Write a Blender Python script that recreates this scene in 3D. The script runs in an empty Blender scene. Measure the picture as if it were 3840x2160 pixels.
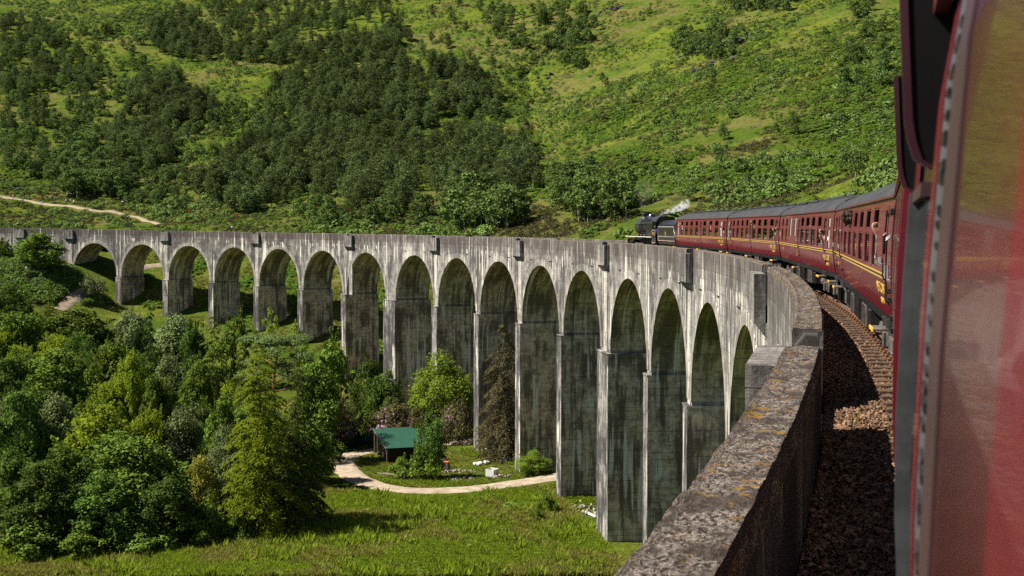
import bpy, bmesh, math, random
import numpy as np
from mathutils import Vector, Matrix

random.seed(7)
RNG = np.random.default_rng(7)
SC = bpy.context.scene
COL = SC.collection
PI = math.pi

# ------------------------------------------------------------------ camera
F_PX, PAN, PITCH, ROLL = 4316.77, -0.3552, 0.0304, -0.0017      # for a picture 3840 px wide
cp_, sp_ = math.cos(PAN), math.sin(PAN)
FWD = np.array([sp_*math.cos(PITCH), cp_*math.cos(PITCH), -math.sin(PITCH)])
_r = np.array([cp_, -sp_, 0.0]); _u = np.cross(_r, FWD)
RGT = _r*math.cos(ROLL)+_u*math.sin(ROLL)
UPV = _u*math.cos(ROLL)-_r*math.sin(ROLL)
cam_d = bpy.data.cameras.new('camera'); cam = bpy.data.objects.new('camera', cam_d); COL.objects.link(cam)
M = Matrix.Identity(4)
for i in range(3):
    M[i][0] = RGT[i]; M[i][1] = UPV[i]; M[i][2] = -FWD[i]
cam.matrix_world = M
cam_d.sensor_width = 36.0; cam_d.lens = F_PX/3840*36.0
cam_d.clip_start = 0.05; cam_d.clip_end = 6000
cam_d.dof.use_dof = True; cam_d.dof.focus_distance = 90.0; cam_d.dof.aperture_fstop = 6.0
SC.camera = cam

# ------------------------------------------------------------------ light
SUN_AZ = (-0.93, -0.37)          # horizontal direction towards the sun
SUN_EL = math.radians(50.5)
w = bpy.data.worlds.new('World'); SC.world = w; w.use_nodes = True
nt = w.node_tree; nt.nodes.clear()
sky = nt.nodes.new('ShaderNodeTexSky'); sky.sky_type = 'NISHITA'; sky.sun_disc = False
sky.sun_elevation = SUN_EL; sky.sun_rotation = math.atan2(SUN_AZ[0], SUN_AZ[1]); sky.air_density = 0.6; sky.dust_density = 0.3
bg = nt.nodes.new('ShaderNodeBackground'); bg.inputs['Strength'].default_value = 0.05
wo = nt.nodes.new('ShaderNodeOutputWorld')
nt.links.new(sky.outputs[0], bg.inputs[0]); nt.links.new(bg.outputs[0], wo.inputs[0])
sl = bpy.data.lights.new('sun', 'SUN'); sl.energy = 5.0; sl.angle = math.radians(0.5); sl.color = (1.0, 0.94, 0.84)
so = bpy.data.objects.new('sun', sl); COL.objects.link(so)
SD = Vector((SUN_AZ[0]*math.cos(SUN_EL), SUN_AZ[1]*math.cos(SUN_EL), math.sin(SUN_EL))).normalized()
so.rotation_euler = SD.to_track_quat('Z', 'Y').to_euler(); so.location = (-200, -80, 300)
SC.view_settings.view_transform = 'Standard'; SC.view_settings.look = 'None'
SC.view_settings.gamma = 1; SC.view_settings.exposure = 1.12; SC.view_settings.use_curve_mapping = False
SC.cycles.use_denoising = False
SC.cycles.max_bounces = 6; SC.cycles.diffuse_bounces = 1; SC.cycles.glossy_bounces = 3
SC.cycles.transparent_max_bounces = 8; SC.cycles.transmission_bounces = 4; SC.cycles.volume_bounces = 1

# ------------------------------------------------------------------ geometry of the line (metres, camera at the origin)
RAD = 228.6406; LAT = 1.4675; GRAD = 0.0238; ZP0 = -1.7505      # face radius, camera offset, gradient, parapet top at s=0
def zp(s): return ZP0+GRAD*s
def vpt(s, off, z):
    """point at arc length s along the viaduct, off metres outward from its inner face, z above the parapet top"""
    th = s/RAD; r = RAD+off
    return (r*math.cos(th)-(RAD+LAT), r*math.sin(th), zp(s)+z)
ARCS = {}
for i in range(1, 17):
    v = (16-i)*17.07+(2.328 if i <= 12 else 0)+(2.328 if i <= 7 else 0)
    ARCS[i] = 58.846+v
for i in range(17, 21): ARCS[i] = 58.846-(i-16)*17.07
def project(P):
    P = np.atleast_2d(P); z = P@FWD
    return np.stack([1920+F_PX*(P@RGT)/z, 1080-F_PX*(P@UPV)/z], 1)/1.490683      # in 2576-wide pixels
HF = np.array([sp_, cp_]); HR = np.array([cp_, -sp_])                            # heading and right in plan
def ray(x, y):      # 2576-wide pixel -> direction with unit forward depth
    X = (np.asarray(x)*1.490683-1920)/F_PX; Y = (1080-np.asarray(y)*1.490683)/F_PX
    return FWD[None]+X[:, None]*RGT[None]+Y[:, None]*UPV[None]
def unproj(x, y, depth):
    return (ray([x], [y])*depth)[0]

# ------------------------------------------------------------------ helpers
def link(o, parent=None):
    COL.objects.link(o)
    if parent is not None: o.parent = parent
    return o
def mesh_np(name, V, F, mats=(), mi=None, uv=None, smooth=False):
    """V (n,3); F list or (m,k) array"""
    me = bpy.data.meshes.new(name)
    V = np.asarray(V, dtype=np.float32)
    if isinstance(F, np.ndarray) and F.ndim == 2:
        m, k = F.shape
        me.vertices.add(len(V)); me.vertices.foreach_set('co', V.ravel())
        me.loops.add(m*k); me.loops.foreach_set('vertex_index', F.astype(np.int32).ravel())
        me.polygons.add(m); me.polygons.foreach_set('loop_start', np.arange(0, m*k, k, dtype=np.int32))
        me.update(calc_edges=True)
    else:
        me.from_pydata([tuple(map(float, v)) for v in V], [], [tuple(int(i) for i in f) for f in F])
    for m_ in mats: me.materials.append(m_)
    if mi is not None: me.polygons.foreach_set('material_index', np.asarray(mi, dtype=np.int32))
    if smooth: me.polygons.foreach_set('use_smooth', np.ones(len(me.polygons), dtype=bool))
    if uv is not None:
        l = me.uv_layers.new(name='UVMap'); idx = np.empty(len(me.loops), dtype=np.int32)
        me.loops.foreach_get('vertex_index', idx)
        l.data.foreach_set('uv', np.asarray(uv, dtype=np.float32)[idx].ravel())
    me.update()
    return me
def ob(name, me, parent=None):
    return link(bpy.data.objects.new(name, me), parent)
def tag(o, label=None, cat=None, group=None, kind=None):
    if label: o['label'] = label
    if cat: o['category'] = cat
    if group: o['group'] = group
    if kind: o['kind'] = kind
    return o
def empty(name, loc=(0, 0, 0)):
    e = bpy.data.objects.new(name, None); COL.objects.link(e); e.location = loc; e.empty_display_size = .3
    return e

class MB:
    """mesh builder for small parts"""
    def __init__(s): s.v = []; s.f = []; s.m = []
    def quad(s, *p, m=0):
        n = len(s.v); s.v += [tuple(q) for q in p]; s.f.append(tuple(range(n, n+len(p)))); s.m.append(m)
    def box(s, c, d, m=0, bev=0.0, rot=None):
        x, y, z = d[0]/2, d[1]/2, d[2]/2
        if bev <= 0:
            P = [(-x,-y,-z),(x,-y,-z),(x,y,-z),(-x,y,-z),(-x,-y,z),(x,-y,z),(x,y,z),(-x,y,z)]
            Fc = [(0,3,2,1),(4,5,6,7),(0,1,5,4),(1,2,6,5),(2,3,7,6),(3,0,4,7)]
        else:
            b = min(bev, x*.49, y*.49, z*.49)
            P = []
            for sz in (-1, 1):
                for k in (1, 0):
                    zz = sz*(z-(b if k == (1 if sz > 0 else 0) else 0)) if False else None
            P = []; Fc = []
            rings = [(-z, b), (-z+b, 0), (z-b, 0), (z, b)]
            for zz, i in rings:
                P += [(-x+i,-y+i,zz),(x-i,-y+i,zz),(x-i,y-i,zz),(-x+i,y-i,zz)]
            for r in range(3):
                for k in range(4):
                    Fc.append((r*4+k, r*4+(k+1) % 4, r*4+4+(k+1) % 4, r*4+4+k))
            Fc.append((3,2,1,0)); Fc.append((12,13,14,15))
        n = len(s.v)
        for p in P:
            q = Vector(p)
            if rot is not None: q = rot @ q
            s.v.append((q.x+c[0], q.y+c[1], q.z+c[2]))
        for f in Fc: s.f.append(tuple(n+i for i in f)); s.m.append(m)
        return s
    def tube(s, pts, rad, seg=8, m=0, cap=True):
        pts = [Vector(p) for p in pts]
        if not hasattr(rad, '__len__'): rad = [rad]*len(pts)
        n0 = len(s.v); up = Vector((0, 0, 1))
        for i, p in enumerate(pts):
            d = (pts[min(i+1, len(pts)-1)]-pts[max(i-1, 0)])
            if d.length < 1e-9: d = Vector((0, 0, 1))
            d.normalize()
            a = d.cross(up)
            if a.length < 1e-3: a = d.cross(Vector((1, 0, 0)))
            a.normalize(); b = d.cross(a)
            for k in range(seg):
                t = 2*PI*k/seg; q = p+(a*math.cos(t)+b*math.sin(t))*rad[i]; s.v.append(tuple(q))
        for i in range(len(pts)-1):
            for k in range(seg):
                s.f.append((n0+i*seg+k, n0+i*seg+(k+1) % seg, n0+(i+1)*seg+(k+1) % seg, n0+(i+1)*seg+k)); s.m.append(m)
        if cap:
            s.f.append(tuple(n0+k for k in range(seg))[::-1]); s.m.append(m)
            e = n0+(len(pts)-1)*seg; s.f.append(tuple(e+k for k in range(seg))); s.m.append(m)
        return s
    def prism(s, poly, axis, a, b, m=0):
        """poly of (p,q) extruded along axis: 'x' -> (y,z), 'y' -> (x,z), 'z' -> (x,y)"""
        n = len(s.v); k = len(poly)
        for t in (a, b):
            for p, q in poly:
                s.v.append((t, p, q) if axis == 'x' else (p, t, q) if axis == 'y' else (p, q, t))
        for i in range(k): s.f.append((n+i, n+(i+1) % k, n+k+(i+1) % k, n+k+i)); s.m.append(m)
        s.f.append(tuple(n+i for i in range(k))[::-1]); s.m.append(m)
        s.f.append(tuple(n+k+i for i in range(k))); s.m.append(m)
        return s
    def mesh(s, name, mats, smooth=False):
        if not isinstance(mats, (list, tuple)): mats = [mats]
        me = mesh_np(name, s.v, s.f, mats, s.m, smooth=smooth)
        bm = bmesh.new(); bm.from_mesh(me); bmesh.ops.recalc_face_normals(bm, faces=bm.faces); bm.to_mesh(me); bm.free()
        if smooth:
            try: me.set_sharp_from_angle(angle=math.radians(40))
            except Exception: pass
        return me
    def build(s, name, mats, parent=None, smooth=False):
        return ob(name, s.mesh(name, mats, smooth), parent)

# ------------------------------------------------------------------ noise in numpy
def vnoise(x, y, seed=0):
    x = np.asarray(x, float); y = np.asarray(y, float)
    xi = np.floor(x).astype(np.int64); yi = np.floor(y).astype(np.int64); fx = x-xi; fy = y-yi
    fx = fx*fx*(3-2*fx); fy = fy*fy*(3-2*fy)
    def h(a, b):
        n = (a*374761393+b*668265263+seed*982451653) & 0x7fffffff
        n = ((n ^ (n >> 13))*1274126177) & 0x7fffffff
        return ((n ^ (n >> 16)) & 0xffff)/65535.0
    return (h(xi, yi)*(1-fx)+h(xi+1, yi)*fx)*(1-fy)+(h(xi, yi+1)*(1-fx)+h(xi+1, yi+1)*fx)*fy
def fbm(x, y, o=4, seed=0):
    a = 0; s = 1; t = 0
    for i in range(o): a = a+s*(vnoise(x*2**i, y*2**i, seed+i)-.5); t += s; s *= .5
    return a/t

# ------------------------------------------------------------------ materials
class NT:
    def __init__(s, name):
        s.mat = bpy.data.materials.new(name); s.mat.use_nodes = True; s.t = s.mat.node_tree; s.t.nodes.clear()
        s.out = s.t.nodes.new('ShaderNodeOutputMaterial'); s.bsdf = s.t.nodes.new('ShaderNodeBsdfPrincipled')
        s.t.links.new(s.bsdf.outputs[0], s.out.inputs[0])
    def n(s, typ, ins=None, **kw):
        nd = s.t.nodes.new(typ)
        for k, v in kw.items(): setattr(nd, k, v)
        if ins:
            for k, v in ins.items(): s.set(nd.inputs[k], v)
        return nd
    def set(s, sock, v):
        if hasattr(v, 'is_output') or isinstance(v, bpy.types.NodeSocket): s.t.links.new(v, sock)
        elif isinstance(v, (tuple, list)) and len(v) == 3 and sock.type == 'RGBA': sock.default_value = (*v, 1)
        else: sock.default_value = v
    def coord(s, kind='Object', scale=(1, 1, 1), loc=(0, 0, 0)):
        if kind == 'World': o = s.n('ShaderNodeNewGeometry').outputs['Position']
        elif kind == 'UV': o = s.n('ShaderNodeUVMap').outputs[0]
        else: o = s.n('ShaderNodeTexCoord').outputs[kind]
        m = s.n('ShaderNodeMapping', {'Vector': o, 'Scale': scale, 'Location': loc}); return m.outputs[0]
    def noise(s, vec, scale=1, detail=4, rough=.55, dist=0):
        return s.n('ShaderNodeTexNoise', {'Vector': vec, 'Scale': scale, 'Detail': detail, 'Roughness': rough, 'Distortion': dist}).outputs[0]
    def ramp(s, fac, a, b):        # smooth 0..1 between a and b
        return s.n('ShaderNodeMapRange', {'Value': fac, 'From Min': a, 'From Max': b}, interpolation_type='SMOOTHSTEP').outputs[0]
    def math(s, op, a, b=0.0):
        return s.n('ShaderNodeMath', {0: a, 1: b}, operation=op).outputs[0]
    def mix(s, fac, a, b, blend='MIX'):
        nd = s.n('ShaderNodeMix', data_type='RGBA', blend_type=blend)
        s.set(nd.inputs[0], fac); s.set(nd.inputs[6], a); s.set(nd.inputs[7], b); return nd.outputs[2]
    def bump(s, h, strength=.4, dist=.1):
        s.set(s.bsdf.inputs['Normal'], s.n('ShaderNodeBump', {'Height': h, 'Strength': strength, 'Distance': dist}).outputs[0])
    def fin(s, color, rough=.8, spec=.3, metal=0.0, coat=0.0):
        s.set(s.bsdf.inputs['Base Color'], color); s.set(s.bsdf.inputs['Roughness'], rough)
        s.set(s.bsdf.inputs['Specular IOR Level'], spec); s.set(s.bsdf.inputs['Metallic'], metal)
        if coat: s.set(s.bsdf.inputs['Coat Weight'], coat)
        return s.mat

def simple(name, col, rough=.6, spec=.3, metal=0, var=.25, sc=3.0, bump=0, coat=0):
    t = NT(name); v = t.coord('Object'); n = t.noise(v, sc, 5, .6)
    c = t.mix(t.ramp(n, .3, .7), tuple(x*(1-var) for x in col), tuple(min(1, x*(1+var)) for x in col))
    if bump: t.bump(t.noise(v, sc*6, 4, .6), bump, .02)
    return t.fin(c, rough, spec, metal, coat)

def concrete(name, light=(.40, .38, .345), dark=(.10, .098, .094), stain=.5, white=.5, green=0.0, streak=1.0, top=0.0, board=1.0, shift=0.0):
    """UV in metres: u along the wall, v = height relative to the parapet top"""
    t = NT(name); uv = t.coord('UV')
    sep = t.n('ShaderNodeSeparateXYZ', {0: t.n('ShaderNodeUVMap').outputs[0]})
    u, v = sep.outputs[0], sep.outputs[1]
    cloud = t.noise(t.coord('UV', (.24, .20, 1)), 1, 7, .68)
    col_l = t.mix(t.ramp(t.noise(uv, 1.1, 6, .7), .38, .62), tuple(x*.66 for x in light), tuple(x*1.22 for x in light))
    vert = t.noise(t.coord('UV', (1.1, .085, 1)), 1, 6, .66)
    fine = t.noise(t.coord('UV', (4.5, .35, 1), (3, 7, 0)), 1, 5, .65)
    m = t.math('ADD', t.math('MULTIPLY', vert, .46), t.math('MULTIPLY', fine, .22)); m = t.math('ADD', m, t.math('MULTIPLY', cloud, .51))
    dk = t.ramp(m, .652-.095*stain+shift-.055, .652-.095*stain+shift+.055)
    c = t.mix(dk, col_l, t.mix(fine, tuple(x*.55 for x in dark), tuple(x*1.7 for x in dark)))
    if green:
        g = t.ramp(t.noise(t.coord('UV', (.5, .12, 1), (9, 2, 0)), 1, 5, .6), .38, .66)
        gv = t.ramp(v, -14.0, -4.0)
        c = t.mix(t.math('MULTIPLY', t.math('MULTIPLY', g, gv), green), c, (.105, .108, .035))
    if top:      # dark reddish-brown weathering under the parapet coping
        k = t.math('MULTIPLY', t.ramp(v, -4.2, -.2), t.ramp(t.noise(t.coord('UV', (2.4, .3, 1), (1, 4, 0)), 1, 6, .7), .36, .62))
        c = t.mix(t.math('MULTIPLY', k, top), c, (.066, .052, .047))
    spk = t.math('MULTIPLY', t.ramp(t.noise(t.coord('UV', (3.2, 2.2, 1), (8, 8, 0)), 1, 6, .75), .52, .64), .55)
    c = t.mix(spk, c, tuple(x*.8 for x in dark))
    if white:    # lime streaks
        a = t.noise(t.coord('UV', (1.5, .07, 1), (5, 1, 0)), 1, 4, .62, .15); b = t.noise(t.coord('UV', (.22, .16, 1), (2, 8, 0)), 1, 3, .5)
        wv = t.math('MULTIPLY', t.ramp(a, .545, .60), t.ramp(b, .44, .54))
        a2 = t.noise(t.coord('UV', (1.9, .32, 1), (15, 4, 0)), 1, 4, .65, .2); bnd = t.math('MULTIPLY', t.ramp(v, -4.6, -2.9), t.ramp(v, -1.7, -2.1)); pat = t.ramp(t.noise(t.coord('UV', (.12, .1, 1), (21, 5, 0)), 1, 3), .42, .56)
        wv = t.math('MAXIMUM', wv, t.math('MULTIPLY', t.math('MULTIPLY', t.ramp(a2, .54, .60), bnd), pat))
        cr = t.noise(t.coord('UV', (.7, 2.6, 1), (11, 3, 0)), 1, 3, .5, .6)
        crack = t.math('MULTIPLY', t.ramp(t.math('ABSOLUTE', t.math('SUBTRACT', cr, .5)), .012, .004), t.ramp(b, .5, .6))
        c = t.mix(t.math('MULTIPLY', t.math('MAXIMUM', wv, t.math('MULTIPLY', crack, .25)), white), c, (.62, .585, .50))
    # shutter-board lines and lift joints
    bv = t.math('ABSOLUTE', t.math('SUBTRACT', t.math('FRACT', t.math('MULTIPLY', v, 1/.62)), .5))
    bl = t.ramp(t.math('ADD', bv, t.math('MULTIPLY', t.noise(uv, 2.3, 3), .03)), .484, .502)
    brk = t.ramp(t.noise(t.coord('UV', (.35, 1.6, 1), (6, 6, 0)), 1, 3), .42, .58)
    ln = t.math('MULTIPLY', t.math('MULTIPLY', bl, brk), .95*board)
    c = t.mix(ln, c, (.05, .047, .043))
    hgt = t.math('SUBTRACT', t.noise(uv, 5, 6, .7), t.math('MULTIPLY', ln, .8))
    t.bump(hgt, .55, .06)
    return t.fin(c, .92, .2)

MAT = {}
MAT['face'] = concrete('concrete_face', (.228, .215, .195), (.060, .057, .053), stain=.58, white=.8, top=1.0)
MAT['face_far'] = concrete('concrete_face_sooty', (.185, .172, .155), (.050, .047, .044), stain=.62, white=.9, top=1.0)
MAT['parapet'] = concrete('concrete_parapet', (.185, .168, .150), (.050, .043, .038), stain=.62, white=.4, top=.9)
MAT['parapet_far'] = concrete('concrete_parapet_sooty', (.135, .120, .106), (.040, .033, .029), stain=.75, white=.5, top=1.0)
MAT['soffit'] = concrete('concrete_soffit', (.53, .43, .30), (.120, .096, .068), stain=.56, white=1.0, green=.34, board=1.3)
MAT['pier'] = concrete('concrete_pier', (.235, .222, .203), (.044, .042, .040), stain=.80, white=.85)
MAT['reveal'] = MAT['soffit']
MAT['inner'] = concrete('shade_dark_inner_wall', (.085, .074, .064), (.022, .019, .017), stain=.8, white=.25, board=.5)  # darker parapet concrete: the shade on the track side is put into its colour
MAT['ring'] = concrete('concrete_ring', (.255, .235, .207), (.10, .092, .084), stain=.35, white=.8, board=.2)
MAT['refuge'] = concrete('concrete_refuge', (.22, .207, .19), (.07, .066, .062), stain=.55, white=.5, top=.8)
MAT['strip'] = concrete('concrete_washed', (.42, .39, .335), (.17, .155, .14), stain=.35, white=.8)

def coping_mat():
    t = NT('weathered_coping'); v = t.coord('UV')
    g1 = t.noise(v, 34, 5, .75); n1 = t.noise(v, 9, 6, .72); n2 = t.noise(v, 1.7, 5, .65); pit = t.noise(t.coord('UV', (1, 1.6, 1), (7, 2, 0)), 19, 4, .6)
    c = t.mix(t.ramp(n1, .41, .59), (.040, .031, .025), (.215, .178, .148))
    c = t.mix(t.ramp(g1, .50, .64), c, (.36, .315, .265)); c = t.mix(t.ramp(pit, .48, .42), c, (.030, .023, .019))
    c = t.mix(t.math('MULTIPLY', t.ramp(n2, .47, .58), .8), c, (.050, .038, .031))
    lich = t.math('MULTIPLY', t.ramp(t.math('ADD', t.noise(t.coord('UV', (4.2, 2.0, 1), (4, 9, 0)), 1, 6, .7), t.math('MULTIPLY', g1, .16)), .655, .69), t.ramp(t.noise(v, .35, 2), .32, .52))
    c = t.mix(t.math('MULTIPLY', lich, .9), c, (.25, .135, .018))
    t.bump(t.math('ADD', t.math('MULTIPLY', g1, .7), t.math('ADD', n1, t.math('MULTIPLY', pit, .6))), 1.0, .035)
    return t.fin(c, .95, .12)
MAT['coping'] = coping_mat()

def ground_mat():
    t = NT('hill_grass'); p = t.coord('World')
    up = t.ramp(t.n('ShaderNodeSeparateXYZ', {0: p}).outputs[2], -24.0, -8.0); up = t.math('ADD', .15, t.math('MULTIPLY', up, .85))
    big = t.noise(t.coord('World', (.012, .012, .02)), 1, 5, .6)
    mid = t.noise(t.coord('World', (.06, .06, .08), (40, 3, 0)), 1, 6, .65)
    fin = t.noise(p, .7, 6, .7)
    grass = t.mix(t.ramp(mid, .36, .64), (.078, .132, .015), (.185, .212, .025))
    grass = t.mix(t.ramp(fin, .35, .68), t.mix(.6, grass, (.045, .065, .014)), grass)
    br = t.math('MULTIPLY', t.math('MULTIPLY', t.ramp(big, .42, .56), t.ramp(mid, .40, .58)), up)
    c = t.mix(t.math('MULTIPLY', br, .75), grass, (.150, .125, .048))
    tus = t.ramp(t.noise(t.coord('World', (.42, .42, .42), (3, 9, 1)), 1, 5, .65), .47, .62)
    c = t.mix(t.math('MULTIPLY', tus, .55), c, (.052, .082, .014))
    low = t.math('SUBTRACT', 1.0, up); pa = t.ramp(t.noise(t.coord('World', (.075, .11, .1), (30, 11, 0)), 1, 5, .6), .47, .56); pb = t.ramp(t.noise(t.coord('World', (.10, .16, .1), (3, 71, 0)), 1, 5, .65), .52, .60)
    c = t.mix(t.math('MULTIPLY', t.math('MULTIPLY', pa, low), .8), c, (.045, .085, .012)); c = t.mix(t.math('MULTIPLY', t.math('MULTIPLY', pb, low), .7), c, (.165, .145, .045))
    hea = t.math('MULTIPLY', t.ramp(t.noise(t.coord('World', (.11, .11, .11), (7, 60, 2)), 1, 6, .7), .56, .64), t.math('MULTIPLY', up, .8))
    c = t.mix(hea, c, (.048, .044, .022))
    rock = t.math('MULTIPLY', t.ramp(t.noise(t.coord('World', (.045, .045, .09), (13, 2, 5)), 1, 7, .72), .665, .70), 1.0)
    c = t.mix(rock, c, (.10, .092, .085))
    t.bump(t.math('ADD', t.math('MULTIPLY', fin, .7), t.noise(p, 3.5, 5, .7)), 1.0, .6)
    return t.fin(c, 1.0, .0)
MAT['ground'] = ground_mat()

def leaf_mat(name, a, b, tr=.35, var=.5, rough=.8, spec=.02):
    """two leaf colours; varies leaf to leaf and tree to tree"""
    t = NT(name)
    oi = t.n('ShaderNodeObjectInfo').outputs['Random']
    nz = t.noise(t.coord('Object'), 1.3, 3, .6)
    wn = t.n('ShaderNodeTexWhiteNoise', {'Vector': t.n('ShaderNodeVectorMath', {0: t.coord('Object'), 1: (2.5, 2.5, 2.5)}, operation='MULTIPLY').outputs[0]}, noise_dimensions='3D').outputs[0]
    f = t.math('ADD', t.math('MULTIPLY', t.ramp(nz, .3, .7), .55), t.math('MULTIPLY', oi, .45))
    c = t.mix(f, a, b)
    c = t.mix(t.math('MULTIPLY', wn, .0), c, b)
    h = t.n('ShaderNodeHueSaturation', {'Hue': t.math('ADD', .485, t.math('MULTIPLY', oi, .03)), 'Saturation': 1.0, 'Value': t.math('ADD', 1-var/2, t.math('MULTIPLY', oi, var)), 'Color': c}).outputs[0]
    t.fin(h, rough, spec)
    tl = t.n('ShaderNodeBsdfTranslucent', {'Color': t.mix(.5, h, tuple(min(1, x*1.6) for x in b))})
    ms = t.n('ShaderNodeMixShader', {0: tr, 1: t.bsdf.outputs[0], 2: tl.outputs[0]})
    t.t.links.new(ms.outputs[0], t.out.inputs[0])
    return t.mat
MAT['pine'] = leaf_mat('pine_needles', (.076, .108, .036), (.128, .164, .050), .12, .7)
MAT['birch'] = leaf_mat('birch_leaves', (.088, .142, .036), (.145, .198, .050), .16, .45)
MAT['bracken'] = leaf_mat('bracken_fronds', (.078, .152, .020), (.130, .205, .028), .3, .5)
MAT['heather'] = leaf_mat('heather', (.050, .052, .020), (.095, .085, .034), .1, .4)
MAT['tuft'] = leaf_mat('grass_blades', (.120, .205, .016), (.225, .280, .024), .35, .45)
MAT['rush'] = leaf_mat('rush_blades', (.150, .170, .030), (.27, .255, .058), .3, .45)
MAT['broad'] = leaf_mat('broad_leaves', (.076, .134, .020), (.150, .208, .030), .16, .5)
MAT['bright'] = leaf_mat('bright_leaves', (.130, .210, .024), (.21, .27, .036), .35, .3)
MAT['yellow'] = leaf_mat('yellow_green_leaves', (.125, .185, .015), (.225, .275, .022), .35, .3)
MAT['gold'] = leaf_mat('golden_leaves', (.17, .18, .025), (.29, .27, .05), .35, .3)
MAT['grey'] = leaf_mat('grey_green_leaves', (.105, .140, .050), (.185, .220, .082), .16, .4)
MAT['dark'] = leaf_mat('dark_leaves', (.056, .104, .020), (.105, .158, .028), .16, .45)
MAT['cypress'] = leaf_mat('cypress_sprays', (.052, .082, .018), (.112, .140, .030), .25, .35)
MAT['larch'] = leaf_mat('larch_needles', (.092, .140, .022), (.165, .205, .032), .3, .35)
MAT['brownspruce'] = leaf_mat('browning_spruce', (.072, .070, .030), (.140, .118, .055), .15, .3)
MAT['rhodo'] = leaf_mat('rhododendron_leaves', (.080, .090, .030), (.150, .135, .055), .2, .35)
MAT['flower'] = leaf_mat('pink_blossom', (.40, .17, .29), (.55, .28, .43), .3, .3)
MAT['bark'] = simple('bark', (.10, .078, .058), .9, .1, var=.5, sc=6, bump=.5)
MAT['pinebark'] = simple('orange_pine_bark', (.30, .15, .075), .9, .1, var=.4, sc=6, bump=.5)
MAT['whitebark'] = simple('pale_bark', (.36, .33, .29), .85, .1, var=.4, sc=5)

def maroon_mat():
    t = NT('maroon_paint'); sep = t.n('ShaderNodeSeparateXYZ', {0: t.n('ShaderNodeTexCoord').outputs['Object']}); z = sep.outputs[2]
    strk = t.noise(t.coord('Object', (2.6, 2.6, .22)), 1.6, 5, .6); n = t.noise(t.coord('Object'), 1.1, 5, .6)
    edge = t.math('ADD', z, t.math('MULTIPLY', strk, -.75))       # grime that stops raggedly above the washed bottom edge
    dust = t.math('MULTIPLY', t.ramp(edge, 1.00, 1.10), t.math('ADD', .16, t.math('MULTIPLY', strk, .50)))
    c = t.mix(dust, t.mix(n, (.105, .007, .014), (.145, .011, .019)), (.165, .060, .052))
    t.bump(t.noise(t.coord('Object'), 2.2, 3, .5), .05, .02)
    return t.fin(c, t.math('ADD', .20, t.math('MULTIPLY', strk, .22)), .5, 0, .25)
MAT['maroon'] = maroon_mat()
MAT['maroon_near'] = simple('glossy_maroon_paint', (.070, .012, .014), .20, .5, var=.25, sc=1.5, coat=.3)
MAT['roof'] = simple('carriage_roof', (.036, .037, .039), .75, .25, var=.35, sc=2.2)
MAT['black'] = simple('black_paint', (.012, .012, .013), .35, .5, var=.2, sc=3)
MAT['engine'] = simple('engine_black', (.014, .0145, .014), .28, .5, var=.3, sc=2, coat=.3)
MAT['smokebox'] = simple('smokebox_grey', (.026, .026, .028), .5, .4, var=.25, sc=3)
MAT['under'] = simple('underframe_grime', (.026, .023, .020), .8, .25, var=.5, sc=4)
MAT['underlight'] = simple('dusty_metal', (.085, .075, .064), .75, .3, var=.4, sc=5)
MAT['rubber'] = simple('grey_rubber', (.060, .062, .064), .6, .3, var=.25, sc=9)
MAT['yellow_paint'] = simple('yellow_paint', (.72, .40, .035), .5, .3, var=.1)
MAT['line'] = simple('gold_line', (.46, .29, .06), .45, .35, var=.08)
MAT['red_paint'] = simple('red_paint', (.40, .03, .02), .4, .4, var=.1)
MAT['silver'] = simple('bright_metal', (.55, .55, .56), .3, .5, .8, var=.1)
MAT['copper'] = simple('copper_pipe', (.75, .30, .12), .3, .5, .9, var=.1)
MAT['deepred'] = simple('deep_red_paint', (.13, .006, .014), .3, .5, var=.15, coat=.2)
MAT['dullframe'] = simple('dull_frame', (.048, .022, .022), .45, .4, var=.2)
MAT['hoodblack'] = simple('shade_black', (.006, .006, .006), .9, .1, var=.3)  # near-black carries the shade of the hood's near face in its colour
MAT['hoodtrim'] = simple('worn_maroon_trim', (.040, .008, .013), .35, .4, var=.3)
MAT['darkglass'] = simple('dark_glass', (.010, .010, .010), .05, .6, var=.1)
MAT['white'] = simple('white_paint', (.60, .59, .56), .6, .3, var=.08)
MAT['linen'] = simple('cream_fabric', (.70, .66, .56), .9, .1, var=.1)
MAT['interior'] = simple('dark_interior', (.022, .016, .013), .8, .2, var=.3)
MAT['frost'] = simple('frosted_glass', (.34, .36, .33), .25, .5, var=.08)
MAT['rail'] = simple('rusty_rail', (.17, .088, .046), .7, .3, var=.35, sc=5, bump=.2)
MAT['railtop'] = simple('polished_railhead', (.30, .27, .24), .35, .5, .6, var=.2)
MAT['sleeper'] = simple('oily_sleeper_timber', (.085, .052, .034), .9, .15, var=.5, sc=5, bump=.5)
MAT['rock'] = simple('grey_rock', (.070, .063, .058), .92, .15, var=.6, sc=1.2, bump=.7)
MAT['stone'] = simple('pale_rubble', (.34, .30, .26), .9, .15, var=.5, sc=2, bump=.5)
MAT['timber'] = simple('weathered_timber', (.19, .15, .12), .9, .15, var=.4, sc=4)
MAT['greenroof'] = simple('green_sheet_roof', (.012, .060, .036), .55, .3, var=.18, sc=1.6)
MAT['greenmesh'] = simple('green_netting', (.02, .095, .075), .8, .2, var=.3, sc=3)
MAT['rustroof'] = simple('rusty_littered_roof', (.20, .10, .045), .9, .15, var=.5, sc=1.4)
MAT['tank'] = simple('dark_plastic_tank', (.022, .032, .042), .38, .45, var=.2)
MAT['tankgreen'] = simple('green_plastic_tank', (.025, .07, .055), .4, .45, var=.2)
MAT['orange'] = simple('orange_lid', (.62, .13, .02), .6, .3, var=.1)
MAT['blue'] = simple('blue_plastic', (.03, .16, .42), .5, .4, var=.1)
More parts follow.
